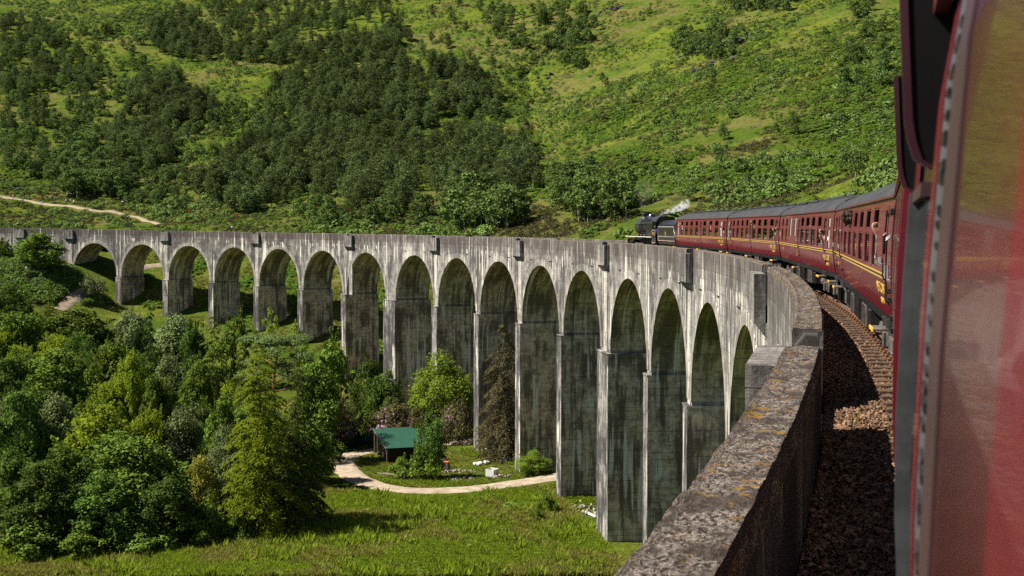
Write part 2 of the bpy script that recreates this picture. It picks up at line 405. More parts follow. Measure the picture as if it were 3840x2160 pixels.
MAT['bluewhite'] = simple('pale_blue_sheet', (.50, .56, .66), .5, .3, var=.1)
MAT['skin'] = simple('skin', (.36, .20, .14), .55, .35, var=.1)
MAT['hair'] = simple('brown_hair', (.045, .026, .014), .6, .3, var=.5, sc=14)

def glass_mat():
    t = NT('carriage_glass')
    gl = t.n('ShaderNodeBsdfGlossy', {'Color': (1, 1, 1, 1), 'Roughness': .02}); tr = t.n('ShaderNodeBsdfTransparent', {'Color': (.62, .64, .62, 1)})
    fr = t.n('ShaderNodeFresnel', {'IOR': 1.5}); k = t.math('ADD', fr.outputs[0], .03)
    ms = t.n('ShaderNodeMixShader', {0: k, 1: tr.outputs[0], 2: gl.outputs[0]}); t.t.links.new(ms.outputs[0], t.out.inputs[0])
    return t.mat
MAT['glass'] = glass_mat()

def ballast_mat(name='ballast'):
    t = NT(name); oi = t.n('ShaderNodeNewGeometry').outputs['Random Per Island']
    c1 = t.n('ShaderNodeValToRGB', {0: oi}); e = c1.color_ramp.elements
    e[0].position = 0; e[0].color = (.085, .048, .029, 1); e[1].position = 1; e[1].color = (.34, .205, .12, 1)
    k = e.new(.35); k.color = (.25, .14, .078, 1); k = e.new(.7); k.color = (.14, .09, .062, 1)
    n = t.noise(t.coord('Object'), 25, 4, .6)
    return t.fin(t.mix(t.math('MULTIPLY', n, .5), c1.outputs[0], (.16, .10, .065)), .92, .15)
MAT['ballast'] = ballast_mat()
def bed_mat():
    t = NT('ballast_bed'); v = t.coord('World'); vo = t.n('ShaderNodeTexVoronoi', {'Vector': v, 'Scale': 30.0})
    s1 = t.n('ShaderNodeSeparateColor', {0: vo.outputs['Color']}).outputs[0]
    c = t.mix(s1, (.06, .036, .025), (.18, .105, .062)); t.bump(t.math('SUBTRACT', 1.0, vo.outputs['Distance']), 1.0, .06)
    return t.fin(c, .95, .1)
MAT['bed'] = bed_mat()
def dirt_mat(name, a, b):
    t = NT(name); v = t.coord('World'); n = t.noise(v, .9, 6, .65); f = t.noise(v, 7, 4, .7)
    c = t.mix(t.ramp(n, .3, .7), a, b); c = t.mix(t.ramp(f, .55, .75), c, tuple(x*.6 for x in a)); t.bump(f, .6, .06)
    return t.fin(c, .95, .1)
MAT['dirt'] = dirt_mat('dirt_track', (.23, .18, .125), (.40, .33, .24))
MAT['path'] = dirt_mat('pale_path', (.20, .155, .10), (.33, .265, .19))
MAT['wornground'] = dirt_mat('dry_stony_ground', (.110, .130, .034), (.180, .175, .056))

# ------------------------------------------------------------------ ground
def rv(x, y): return np.array([x*HR[0]+y*HR[1], x*HF[0]+y*HF[1]])
CTRL = []
def c_world(P): q = rv(P[0], P[1]); CTRL.append((q[0], q[1], P[2]))
def c_px(x, y, depth): c_world(unproj(x, y, depth))
for P in [(-182.3,223.6,-12.2),(-165.8,219.4,-14.3),(-149.6,214,-16.1),(-133.9,207.4,-16.5),(-118.7,199.6,-17.6),(-104.1,190.8,-23.5),(-89.3,180.1,-27.5),
          (-75.4,168.3,-29.3),(-63.3,156.3,-29),(-52.1,143.4,-29),(-41.9,129.8,-28.9),(-32.1,114.4,-29.3)]: c_world(P)
CTRL += [(0,100,-29.4),(-40,100,-29.4),(-48,118,-29.2),(-25,118,-29.2),(30,100,-29.3),(0,130,-29.2),(-20,140,-29.1),(0,160,-29),(-15,175,-29.2),(25,135,-28.6),(10,60,-29),(-60,60,-29.3),(40,30,-27),
         (0,0,-25),(60,10,-18),(110,-10,-4),(-100,0,-27),(-140,90,-26),(-200,100,-23),(-200,0,-24),(-20,-60,-14),(30,-90,4),(-150,-80,-22),(150,-80,8),(-110,140,-25.5),(-60,165,-26.5),(-80,200,-21.5),(-100,240,-16.5),(60,110,-20),(100,60,-6),(45,150,-22)]
c_world(vpt(345, -2, -7.5)); c_world(vpt(360, -4, -4.5)); c_world(vpt(380, 3, -1.3)); c_world(vpt(345, 14, -3)); c_world(vpt(325, -10, -9.5)); c_world(vpt(320, 10, -8.5)); c_world(vpt(304, 12, -13.5)); c_world(vpt(270, 14, -14.5)); c_world(vpt(235, 14, -18))
for x, y, d in [(0,566,332),(0,505,378),(0,400,445),(0,200,610),(0,0,800),(-300,400,470),(-300,0,830),
                (400,572,325),(400,530,368),(400,400,450),(400,200,605),(400,0,800),(800,580,295),(800,530,340),(800,400,432),(800,200,595),(800,0,790),
                (1270,585,250),(1270,530,300),(1270,400,405),(1270,200,570),(1270,0,755),(1340,260,540),(1380,380,430),
                (1650,570,215),(1650,520,250),(1650,400,335),(1650,200,480),(1650,0,630),(1950,520,215),(1950,400,290),(1950,200,425),(1950,0,560),
                (2230,560,165),(2230,420,245),(2230,250,345),(2230,0,490),(2560,560,150),(2560,300,290),(2560,0,430),(2900,300,280),(2900,0,400)]: c_px(x, y, d)
# the ridge carries on out of the picture
for x, d, k in [(0, 1000, 1.0), (700, 980, 1.0), (1300, 930, 1.0), (1900, 760, 1.0), (2500, 620, 1.0)]:
    P = unproj(x, 0, d); P[2] = P[2]*.95+6; c_world(P)
for x, d in [(-200, 1400), (800, 1400), (1700, 1300), (2600, 1100)]:
    P = unproj(x, 0, d); P[2] = P[2]*.82; c_world(P)
CT = np.array(CTRL); nC = len(CT)
def tps(r2): return np.where(r2 > 0, .5*r2*np.log(np.maximum(r2, 1e-12)), 0)
SCL = 100.0; X = CT[:, :2]/SCL
K = tps(((X[:, None]-X[None])**2).sum(2))+np.eye(nC)*.004
A_ = np.zeros((nC+3, nC+3)); A_[:nC, :nC] = K; A_[:nC, nC] = 1; A_[:nC, nC+1:] = X; A_[nC, :nC] = 1; A_[nC+1:, :nC] = X.T
W_ = np.linalg.solve(A_, np.concatenate([CT[:, 2], np.zeros(3)]))
def smooth_h(r, v):
    q = np.stack([r, v], 1)/SCL; out = np.empty(len(q))
    for i in range(0, len(q), 20000):
        a = q[i:i+20000]; out[i:i+20000] = tps(((a[:, None]-X[None])**2).sum(2))@W_[:nC]+W_[nC]+a@W_[nC+1:]
    return out
def axis(parts):
    a = []
    for lo, hi, st in parts: a.append(np.arange(lo, hi, st))
    return np.concatenate(a+[np.array([parts[-1][1]])])
GR = axis([(-700, -260, 10), (-260, 210, 1.7), (210, 700, 10)])
GV = axis([(-120, 90, 6), (90, 330, 1.6), (330, 900, 3.2), (900, 1500, 15)])
R2, V2 = np.meshgrid(GR, GV)
Z2 = smooth_h(R2.ravel(), V2.ravel()).reshape(R2.shape)
WX = R2*HR[0]+V2*HF[0]; WY = R2*HR[1]+V2*HF[1]
rad_ = np.hypot(WX+RAD+LAT, WY)-RAD; sarc_ = np.arctan2(WY, WX+RAD+LAT)*RAD         # offset from the viaduct face
hill = np.clip((rad_-14)/70, 0, 1); hill = hill*hill*(3-2*hill)
Z2 = Z2+hill*(9*fbm(R2/85, V2/60, 4, 3)+3.4*fbm(R2/22, V2/15, 4, 11))+fbm(R2/7, V2/7, 3, 21)*(.35+.9*hill)
front = np.clip((-rad_-6)/30, 0, 1)*np.clip((V2-105)/50, 0, 1)
Z2 = Z2+front*1.6*fbm(R2/25, V2/25, 3, 31)
# never let the ground rise through the track
nearv = np.clip(1-np.abs(rad_-3)/9, 0, 1); cap = ZP0+GRAD*np.clip(sarc_, -80, 400)-1.9
Z2 = np.where((nearv > 0) & (sarc_ > -60) & (sarc_ < 352) & (WY > -60), np.minimum(Z2, cap), Z2)
def gy_line():   # the burn that cuts down the middle of the hillside
    pts = [(1470, 40), (1400, 110), (1318, 180), (1335, 240), (1352, 300), (1350, 340), (1400, 385)]
    return pts
def H(x, y):
    x = np.asarray(x, float); y = np.asarray(y, float); r = x*HR[0]+y*HR[1]; v = x*HF[0]+y*HF[1]
    i = np.clip(np.searchsorted(GR, r)-1, 0, len(GR)-2); j = np.clip(np.searchsorted(GV, v)-1, 0, len(GV)-2)
    a = np.clip((r-GR[i])/(GR[i+1]-GR[i]), 0, 1); b = np.clip((v-GV[j])/(GV[j+1]-GV[j]), 0, 1)
    return (Z2[j, i]*(1-a)+Z2[j, i+1]*a)*(1-b)+(Z2[j+1, i]*(1-a)+Z2[j+1, i+1]*a)*b
def hit(xs, ys, start=60.0, end=1300.0):
    """where the sight lines of 2576-wide pixels meet the ground; nan where they do not"""
    D = ray(xs, ys); n = len(D); res = np.full((n, 3), np.nan); done = np.zeros(n, bool); t0 = start
    for t in np.concatenate([np.arange(start, 300, 1.0), np.arange(300, end, 2.0)]):
        P = D*t; below = (P[:, 2] < H(P[:, 0], P[:, 1])) & ~done
        if below.any():
            Q = D[below]*t
            for k in range(6):
                g = H(Q[:, 0], Q[:, 1]); dz = D[below][:, 2]; dep = Q@FWD
                # slide back along the ray
                lo = np.full(len(Q), t-2.0); 
                Q = Q-D[below]*((g-Q[:, 2])*.5*np.sign(1))[:, None]*.4
            Q[:, 2] = H(Q[:, 0], Q[:, 1]); res[below] = Q; done |= below
    return res
BURN = hit(*zip(*gy_line()), start=330)
for k in range(len(BURN)-1):
    if np.isnan(BURN[k:k+2]).any(): continue
    a, b = BURN[k, :2], BURN[k+1, :2]; d = b-a; L2 = d@d
    tt = np.clip(((WX-a[0])*d[0]+(WY-a[1])*d[1])/L2, 0, 1); dist = np.hypot(WX-a[0]-tt*d[0], WY-a[1]-tt*d[1])
    Z2 = Z2-3.0*np.exp(-(dist/6.0)**2)*(.6+.4*np.sin(dist))
nr_, nv_ = len(GR), len(GV)
V = np.stack([WX.ravel(), WY.ravel(), Z2.ravel()], 1)
jj, ii = np.meshgrid(np.arange(nv_-1), np.arange(nr_-1), indexing='ij'); b0 = (jj*nr_+ii).ravel()
Fq = np.stack([b0, b0+1, b0+nr_+1, b0+nr_], 1)
g_ob = ob('ground', mesh_np('ground', V, Fq, [MAT['ground']], smooth=True)); tag(g_ob, 'grassy valley floor rising into a steep green hillside', None, None, 'structure')

PATHS = []
def off_path(P, extra=1.0):
    ok = np.ones(len(P), bool)
    for L, w_ in PATHS:
        for a in range(0, len(P), 4000):
            q = P[a:a+4000]; d = q[:, None, :2]-L[None]; dd = np.hypot(d[..., 0], d[..., 1]).min(1)
            # plants standing just in front of a path would hide it
            q2 = q[:, :2]+np.array([HF[0], HF[1]])*2.2; d = q2[:, None]-L[None]; d2 = np.hypot(d[..., 0], d[..., 1]).min(1); ok[a:a+4000] &= (dd > w_*.5+extra) & (d2 > w_*.5+extra)
    return ok
def strip(name, px, width, mat, lift, label, start=60, jitter=.25):
    P = hit([p[0] for p in px], [p[1] for p in px], start); P = P[~np.isnan(P[:, 0])]
    # resample smoothly
    d = np.r_[0, np.cumsum(np.hypot(*np.diff(P[:, :2], axis=0).T))]; n = max(8, int(d[-1]/1.2)); s = np.linspace(0, d[-1], n)
    x = np.interp(s, d, P[:, 0]); y = np.interp(s, d, P[:, 1])
    for _ in range(6):
        x[1:-1] = .25*x[:-2]+.5*x[1:-1]+.25*x[2:]; y[1:-1] = .25*y[:-2]+.5*y[1:-1]+.25*y[2:]
    tx = np.gradient(x); ty = np.gradient(y); l = np.hypot(tx, ty); nx, ny = -ty/l, tx/l
    VV = []; FF = []; m = 7
    for i in range(n):
        wl = width*(1+jitter*2*fbm(np.array([s[i]/4]), np.array([1.5]), 3, 5)[0]); wr = width*(1+jitter*2*fbm(np.array([s[i]/4]), np.array([9.5]), 3, 8)[0])
        for k in range(m):
            f = -1+2*k/(m-1); o = f*.5*(wl if f < 0 else wr); qx, qy = x[i]+nx[i]*o, y[i]+ny[i]*o
            VV.append((qx, qy, float(H(qx, qy))+lift*(1 if abs(f) < .9 else .1)))
    for i in range(n-1):
        for k in range(m-1): FF.append((i*m+k, i*m+k+1, (i+1)*m+k+1, (i+1)*m+k))
    o = ob(name, mesh_np(name, VV, FF, [mat], smooth=True)); tag(o, label, None, None, 'structure'); PATHS.append((np.stack([x, y], 1), width)); return P
strip('dirt_track', [(1420,1196),(1390,1202),(1300,1216),(1200,1230),(1100,1237),(1010,1236),(935,1222),(880,1195),(855,1165),(868,1146),(905,1138),(950,1130),(1030,1122),(1110,1116),(1195,1110)], 3.6, MAT['dirt'], .10, 'pale dirt track curving round the green-roofed shed')
strip('footpath', [(-30,488),(0,495),(80,509),(150,519),(215,528),(300,537),(350,548),(400,566)], 1.9, MAT['path'], .2, 'pale trodden footpath along the foot of the hillside', 300)
strip('footpath', [(150,782),(172,762),(190,746),(215,734),(250,722)], 2.6, MAT['path'], .18, 'short pale path passing under the leftmost arch', 150)
strip('footpath', [(350,676),(375,671),(410,668)], 2.0, MAT['path'], .2, 'pale path glimpsed through the second arch from the left', 250)
strip('gravel_road', [(925,1022),(960,1016),(985,1010)], 4.0, MAT['dirt'], .15, 'grey tarmac patch glimpsed behind the rhododendrons', 120)

# ------------------------------------------------------------------ viaduct
VIA = empty('viaduct', vpt(180, 3, -30)); VIA.location = (0, 0, 0)
tag(VIA, 'long curved grey concrete railway viaduct with tall round arches', 'viaduct')
WD = 6.3; PW = .525; SPR = -10.92; CROWN = -3.30; RA = 7.62; LEDGE = -11.25; DECKZ = -1.40
keys = sorted(ARCS)                      # 1 = far left ... 20 behind the camera
def bay_edges(i):
    s = ARCS[i]; hi = (ARCS[i-1]+s)/2 if i-1 in ARCS else s+8.535; lo = (ARCS[i+1]+s)/2 if i+1 in ARCS else s-8.535
    return lo, hi
def arch_z(ds):
    return CROWN-RA+math.sqrt(max(0, RA*RA-ds*ds)) if abs(ds) < RA else SPR
for i in keys:
    s0 = ARCS[i]; lo, hi = bay_edges(i)
    ss = sorted(set([lo, lo+.45*(s0-RA-lo), hi, hi-.45*(hi-s0-RA)]+[s0-RA*math.cos(PI*k/32) for k in range(33)]))
    V, F, UV, MI = [], [], [], []
    def addv(s, off, z, uv): V.append(vpt(s, off, z)); UV.append(uv); return len(V)-1
    nz = 5
    for off in (0.0, WD):
        cols = []
        for s in ss:
            zl = arch_z(s-s0); cols.append([addv(s, off, zl+(DECKZ+.15-zl)*k/nz, (s+off*7, zl+(DECKZ+.15-zl)*k/nz)) for k in range(nz+1)])
        for a, b in zip(cols[:-1], cols[1:]):
            for k in range(nz): F.append((a[k], a[k+1], b[k+1], b[k]) if off == 0 else (a[k], b[k], b[k+1], a[k+1])); MI.append(0)
    # soffit
    nw = 5; rows = []
    for k in range(33):
        a = PI*k/32; s = s0-RA*math.cos(a); z = CROWN-RA+RA*math.sin(a); arc = RA*a
        rows.append([addv(s, WD*j/nw, z, (round(s0-RA-1.845 if k <= 16 else s0+RA-.015)*3.1+WD*j/nw, z)) for j in range(nw+1)])
    for a, b in zip(rows[:-1], rows[1:]):
        for j in range(nw): F.append((a[j], b[j], b[j+1], a[j+1])); MI.append(1)
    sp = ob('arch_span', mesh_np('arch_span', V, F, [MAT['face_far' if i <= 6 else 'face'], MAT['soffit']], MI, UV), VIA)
    # raised arch ring on both faces
    for off, dr in ((0.0, -1), (WD, 1)):
        if off > 0 and i > 12: continue
        V, F, UV = [], [], []; t = .06
        prof = [(RA-.005, 0.02), (RA-.005, t), (RA+.76, t), (RA+.76, 0.0)]
        for k in range(41):
            a = PI*k/40
            for rr, d in prof:
                z = CROWN-RA+rr*math.sin(a)
                V.append(vpt(s0-rr*math.cos(a), off+dr*d, z)); UV.append((s0-rr*math.cos(a)+d, z))
        for k in range(40):
            for j in range(3): F.append((k*4+j, k*4+j+1, k*4+j+5, k*4+j+4))
        ob('arch_ring', mesh_np('arch_ring', V, F, [MAT['ring']], None, UV), sp)
    # drip ledges beside the crown of the arch
    if 2 <= i <= 16:
        for ds in (-3.9, 3.9):
            for q in (0,):
                d = MB(); s = s0+ds+(q if ds > 0 else -q)
                P = [vpt(s-.45, -.07, -2.62), vpt(s+.45, -.07, -2.62), vpt(s+.45, .02, -2.62), vpt(s-.45, .02, -2.62)]
                Q = [(x, y, z-.06) for x, y, z in P]
                d.quad(*P); d.quad(*Q[::-1])
                for a in range(4): d.quad(P[a], Q[a], Q[(a+1) % 4], P[(a+1) % 4])
                d.build('drip_ledge', MAT['under'], VIA)
def vbox(V, F, UV, s0, s1, o0, o1, z0, z1, ns=1, nz=1, taper=0.0, bev=0.0):
    """closed box in viaduct coordinates; taper widens the foot"""
    n = len(V); lv = []
    zs = [z0+(z1-z0)*k/nz for k in range(nz+1)]
    for z in zs:
        w_ = taper*(z1-z); row = []
        pts = [(s0-w_, o0-w_), (s1+w_, o0-w_), (s1+w_, o1+w_), (s0-w_, o1+w_)]
        per = [0, s1-s0, s1-s0+o1-o0, 2*(s1-s0)+o1-o0, 2*(s1-s0+o1-o0)]
        for e in range(4):
            for f_ in (0, 1):
                a = pts[(e+f_) % 4]; V.append(vpt(a[0], a[1], z)); UV.append((s0+per[e+f_]*1.0+e*3, z) if e % 2 == 0 else (round(s0)*3.1+a[1], z)); row.append(len(V)-1)
        lv.append(row)
    for a, b in zip(lv[:-1], lv[1:]):
        for e in range(4): F.append((a[2*e], a[2*e+1], b[2*e+1], b[2*e]))
    top = []
    pts = [(s0, o0), (s1, o0), (s1, o1), (s0, o1)]
    for a in pts: V.append(vpt(a[0], a[1], z1)); UV.append((a[0]*1.0, a[1]*3)); top.append(len(V)-1)
    F.append(tuple(top))
PIERS = {}
for i in keys[:-1]:
    j = i+1; a = ARCS[i]-RA; b = ARCS[j]+RA; PIERS[i] = (b, a)
def ground_at(s, off=3): P = vpt(s, off, 0); return float(H(P[0], P[1]))
for i, (a, b) in PIERS.items():
    sc = (a+b)/2; zb = min(ground_at(sc, -1), ground_at(sc, 3), ground_at(sc, 7))-zp(sc)-1.2
    V, F, UV = [], [], []
    if zb < SPR: vbox(V, F, UV, a, b, .0, WD, LEDGE, SPR, nz=1)
    o = ob('pier', mesh_np('pier', V, F, [MAT['face']], None, UV), VIA)
    V, F, UV = [], [], []; e = .015 if b-a < 3 else .22
    if zb < LEDGE-1:
        vbox(V, F, UV, a-e, b+e, -.34, WD+.34, zb, LEDGE-.14, nz=6, taper=.004)
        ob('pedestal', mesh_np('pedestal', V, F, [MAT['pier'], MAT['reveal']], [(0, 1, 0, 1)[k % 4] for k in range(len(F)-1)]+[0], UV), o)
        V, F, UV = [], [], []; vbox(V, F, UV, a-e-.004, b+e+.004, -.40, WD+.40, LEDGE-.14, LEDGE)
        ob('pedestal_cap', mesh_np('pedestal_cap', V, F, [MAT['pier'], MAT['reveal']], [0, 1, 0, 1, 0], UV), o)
# abutments at both ends
for s0, s1 in ((ARCS[1]+RA+.9, 392), (-70, ARCS[20]-8.535)):
    V, F, UV = [], [], []; n = max(2, int((s1-s0)/4))
    for k in range(n): vbox(V, F, UV, s0+(s1-s0)*k/n, s0+(s1-s0)*(k+1)/n, 0, WD, -28 if s0 < 0 else -17, DECKZ+.15, nz=4)
    ob('abutment', mesh_np('abutment', V, F, [MAT['face']], None, UV), VIA)
# refuges: every second pier
REF = [18.45, 50.3, 84.45, 119.75, 155.05, 189.2, 223.3, 259.8, 293.95, 328.2, 345.0]
RW = 1.45
def refuge(sc, side):
    o = 0 if side < 0 else WD
    def O(d): return o+d*side      # outward
    root = MB()
    def vb(s0, s1, d0, d1, z0, z1):
        V, F, UV = [], [], []; lo, hi = sorted((O(d0), O(d1))); vbox(V, F, UV, s0, s1, lo, hi, z0, z1, nz=2); return V, F, UV
    V, F, UV = vb(sc-RW, sc+RW, .55, .08, -2.35, -.30)
    m = ob('refuge', mesh_np('refuge', V, F, [MAT['refuge']], None, UV), VIA)
    for a, b in ((sc-RW, sc-RW+.38), (sc+RW-.38, sc+RW)):
        V, F, UV = vb(a, b, .078, -PW+.004, -1.6, -.31); ob('refuge_cheek', mesh_np('refuge_cheek', V, F, [MAT['inner']], None, UV), m)  # cheeks take the darkened wall concrete, so their shade is painted too
    # sloping corbel under the box
    V, F, UV = [], [], []
    for s in (sc-RW, sc+RW):
        for d, z in ((.004, -2.352), (.55, -2.352), (.004, -3.0)): V.append(vpt(s, O(d), z)); UV.append((s+d, z))
    F = [(0, 1, 2), (3, 5, 4), (1, 4, 5, 2), (0, 3, 4, 1)]
    ob('corbel', mesh_np('corbel', V, F, [MAT['refuge']], None, UV), m)
    # pale washed pilaster below
    if sc < 330 and side < 0 and sc > 30:
        V, F, UV = vb(sc-.62, sc+.62, .045, -.02, LEDGE+.01, -3.02); ob('pilaster', mesh_np('pilaster', V, F, [MAT['strip']], None, UV), m)
for sc in REF:
    refuge(sc, -1)
    if sc < 300: refuge(sc, 1)
# parapets between the refuges
def parapet(s0, s1, side, fine):
    o0, o1 = (0.0, PW) if side < 0 else (WD-PW, WD)
    step = .10 if fine else 1.5; n = max(1, int(round((s1-s0)/step)))
    if fine: sec = [(o0, DECKZ+.15), (o0, -1.05), (o0, -.75), (o0, -.45), (o0, -.25), (o0, -.06)]+[(o0+.03+(PW-.06)*k/6, 0.0) for k in range(7)]+[(o1, -.06), (o1, -.25), (o1, -.45), (o1, -.75), (o1, -1.05), (o1, DECKZ-.1)]
    else: sec = [(o0, DECKZ+.15), (o0, -.7), (o0, -.05), (o0+.05, 0), (o1-.05, 0), (o1, -.05), (o1, -.7), (o1, DECKZ-.1)]
    m = len(sec); top0 = [k for k in range(m) if sec[k][1] > -.3]
    ss = np.linspace(s0, s1, n+1); V = np.zeros((n+1, m, 3)); UV = np.zeros((n+1, m, 2))
    per = np.r_[0, np.cumsum([math.hypot(sec[k+1][0]-sec[k][0], sec[k+1][1]-sec[k][1]) for k in range(m-1)])]
    for j, s in enumerate(ss):
        for k, (o, z) in enumerate(sec):
            V[j, k] = vpt(s, o, z)
            UV[j, k] = (s, z) if o < o0+.04 else (s, -30+per[k]) if z < -.02 else (s, per[k]-per[top0[0]])
    if fine:
        S_, K_ = np.meshgrid(ss, per, indexing='ij')
        amp = np.array([0, .3, .5, .7, 1, 1.3]+[1.0]*7+[1.3, 1, .7, .5, .3, 0])[None]
        d = amp*(.060*fbm(S_*2.6, K_*4, 4, 41)+.045*fbm(S_*9, K_*12, 2, 42))
        V[:, :, 2] += d; V[:, :, 0] += d*.7*np.array([-1]*6+[0]*7+[1]*6)[None]
    F = []; MI = []
    for j in range(n):
        for k in range(m-1):
            F.append((j*m+k, j*m+k+1, (j+1)*m+k+1, (j+1)*m+k)); z = max(sec[k][1], sec[k+1][1])
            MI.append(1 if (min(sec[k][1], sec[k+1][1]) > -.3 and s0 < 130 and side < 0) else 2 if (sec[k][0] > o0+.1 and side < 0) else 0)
    F.append(tuple(range(m))); MI.append(0); F.append(tuple(n*m+k for k in range(m))[::-1]); MI.append(0)
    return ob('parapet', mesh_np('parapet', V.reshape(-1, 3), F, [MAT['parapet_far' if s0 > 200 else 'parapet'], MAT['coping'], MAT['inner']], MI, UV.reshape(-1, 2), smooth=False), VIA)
ed = [-70]+[x for c in REF for x in (c-RW, c+RW)]+[392]
for k in range(0, len(ed), 2):
    a, b = ed[k], ed[k+1]
    if b-a > .2: parapet(a+.002, b-.002, -1, a < 40)
ed2 = [-70]+[x for c in REF if c < 300 for x in (c-RW, c+RW)]+[392]
for k in range(0, len(ed2), 2): parapet(ed2[k]+.002, ed2[k+1]-.002, 1, False)
# deck
V, F, UV = [], [], []
ss = np.arange(-70, 393, 3.0)
for s in ss:
    for o in (-.0, WD): V.append(vpt(s, o+(.54 if o == 0 else -.54), DECKZ)); UV.append((s, o))
for k in range(len(ss)-1): F.append((2*k, 2*k+1, 2*k+3, 2*k+2))
ob('deck', mesh_np('deck', V, F, [MAT['face']], None, UV), VIA)
for sc in REF:      # refuge floors
    V, F, UV = [], [], []
    vbox(V, F, UV, sc-RW+.385, sc+RW-.385, -.075, .53, DECKZ-.3, DECKZ+.02); ob('refuge_floor', mesh_np('refuge_floor', V, F, [MAT['face']], None, UV), VIA)

# ------------------------------------------------------------------ track
TC = 2.80; RAILZ = -1.0
def bed_z(o):
    d = abs(o-TC); return RAILZ-.238-(.0 if d < 1.35 else min(.11, (d-1.35)*.13))
V, F = [], []; ss = np.arange(-60, 392, .8); offs = np.linspace(.545, WD-.545, 15)
for s in ss:
    for o in offs: V.append(vpt(s, o, bed_z(o)+.03*float(fbm(np.array([s*1.3]), np.array([o*1.3]), 2, 51)[0])))
m = len(offs)
for j in range(len(ss)-1):
    for k in range(m-1): F.append((j*m+k, (j+1)*m+k, (j+1)*m+k+1, j*m+k+1))
tag(ob('ballast_bed', mesh_np('ballast_bed', V, F, [MAT['bed']], smooth=True)), 'brown stone ballast between the viaduct parapets', None, None, 'structure')
TR = empty('railway_track', (0, 0, 0)); tag(TR, 'rusty bullhead railway track curving under the train', 'railway track')
def rail(off):
    sec = [(-.07, 0), (-.07, .03), (-.012, .05), (-.012, .10), (-.035, .115), (-.035, .15), (.035, .15), (.035, .115), (.012, .10), (.012, .05), (.07, .03), (.07, 0)]
    V, F, MI = [], [], []; ss = np.arange(-55, 200, .9); m = len(sec)
    for s in ss:
        for o, z in sec: V.append(vpt(s, off+o, RAILZ-.15+z))
    for j in range(len(ss)-1):
        for k in range(m): F.append((j*m+k, j*m+(k+1) % m, (j+1)*m+(k+1) % m, (j+1)*m+k)); MI.append(1 if k == 5 else 0)
    ob('rail', mesh_np('rail', V, F, [MAT['rail'], MAT['railtop']], MI), TR)
rail(TC-.75); rail(TC+.75)
sm = MB().box((0, 0, 0), (2.6, .25, .13), 0, .015).mesh('sleeper', MAT['sleeper'])
cm = MB().box((0, 0, .02), (.36, .20, .04), 0, .01).box((-.10, 0, .09), (.06, .10, .12), 0, .015).box((.10, 0, .09), (.06, .10, .12), 0, .015).box((-.155, 0, .07), (.03, .15, .05), 0, .008).mesh('rail_chair', MAT['rail'])
def at_track(o, s, off, z, yaw=0):
    o.location = vpt(s, off, z); o.rotation_euler = (0, 0, s/RAD+yaw)
s = -2.0
while s < 72:
    o = ob('sleeper', sm, TR); at_track(o, s, TC+random.uniform(-.03, .03), RAILZ-.165-.065+random.uniform(-.008, .008), random.uniform(-.01, .01))
    for q in (-.75, .75):
        if q > 0 and s > 30: continue
        o = ob('rail_chair', cm, TR); at_track(o, s, TC+q, RAILZ-.175)
    s += .70
# loose ballast stones where they can be seen one by one
def stones(n, smin, smax, omin, omax, size, seed):
    r = np.random.default_rng(seed)
    base = np.array([[1,0,0],[-1,0,0],[0,1,0],[0,-1,0],[0,0,1],[0,0,-1],[.6,.6,.5],[-.6,.55,-.5]])
    tri = np.array([[0,6,4],[6,2,4],[2,1,4],[1,3,4],[3,0,4],[0,5,6],[6,5,2],[2,7,5],[2,1,7],[1,5,7],[1,3,5],[3,0,5]])
    u = r.random(n); s = smin+(smax-smin)*u**1.5; o = omin+(omax-omin)*r.random(n); ph = (s+2.0) % .70; kp = ~((o > 1.45) & ((ph < .16) | (ph > .54)) & (r.random(n) < .85)); s, o = s[kp], o[kp]; n = len(s)
    P = np.array([vpt(a, b, bed_z(b)) for a, b in zip(s, o)]); P[:, 2] += size*.35*r.random(n)
    sc = size*(.45+1.1*r.random((n, 1, 1))**1.4)*np.array([1, .8, .65])*(.8+.4*r.random((n, 1, 3)))
    v = base[None]*sc*(.8+.4*r.random((n, 8, 1)))
    q = r.normal(size=(n, 4)); q /= np.linalg.norm(q, axis=1)[:, None]; w_, x, y, z = q.T
    R_ = np.stack([np.stack([1-2*(y*y+z*z), 2*(x*y-z*w_), 2*(x*z+y*w_)], 1), np.stack([2*(x*y+z*w_), 1-2*(x*x+z*z), 2*(y*z-x*w_)], 1), np.stack([2*(x*z-y*w_), 2*(y*z+x*w_), 1-2*(x*x+y*y)], 1)], 1)
    v = np.einsum('nij,nkj->nki', R_, v)+P[:, None]
    Fs = (tri[None]+np.arange(n)[:, None, None]*8).reshape(-1, 3)
    return v.reshape(-1, 3), Fs
v1, f1 = stones(20000, 3.0, 34, .56, 2.3, .036, 1); v2, f2 = stones(12000, 22, 62, .56, 2.3, .045, 2)
tag(ob('ballast_stones', mesh_np('ballast_stones', np.r_[v1, v2], np.r_[f1, f2+len(v1)], [MAT['ballast']])), 'loose brown ballast stones beside the rails', None, None, 'stuff')

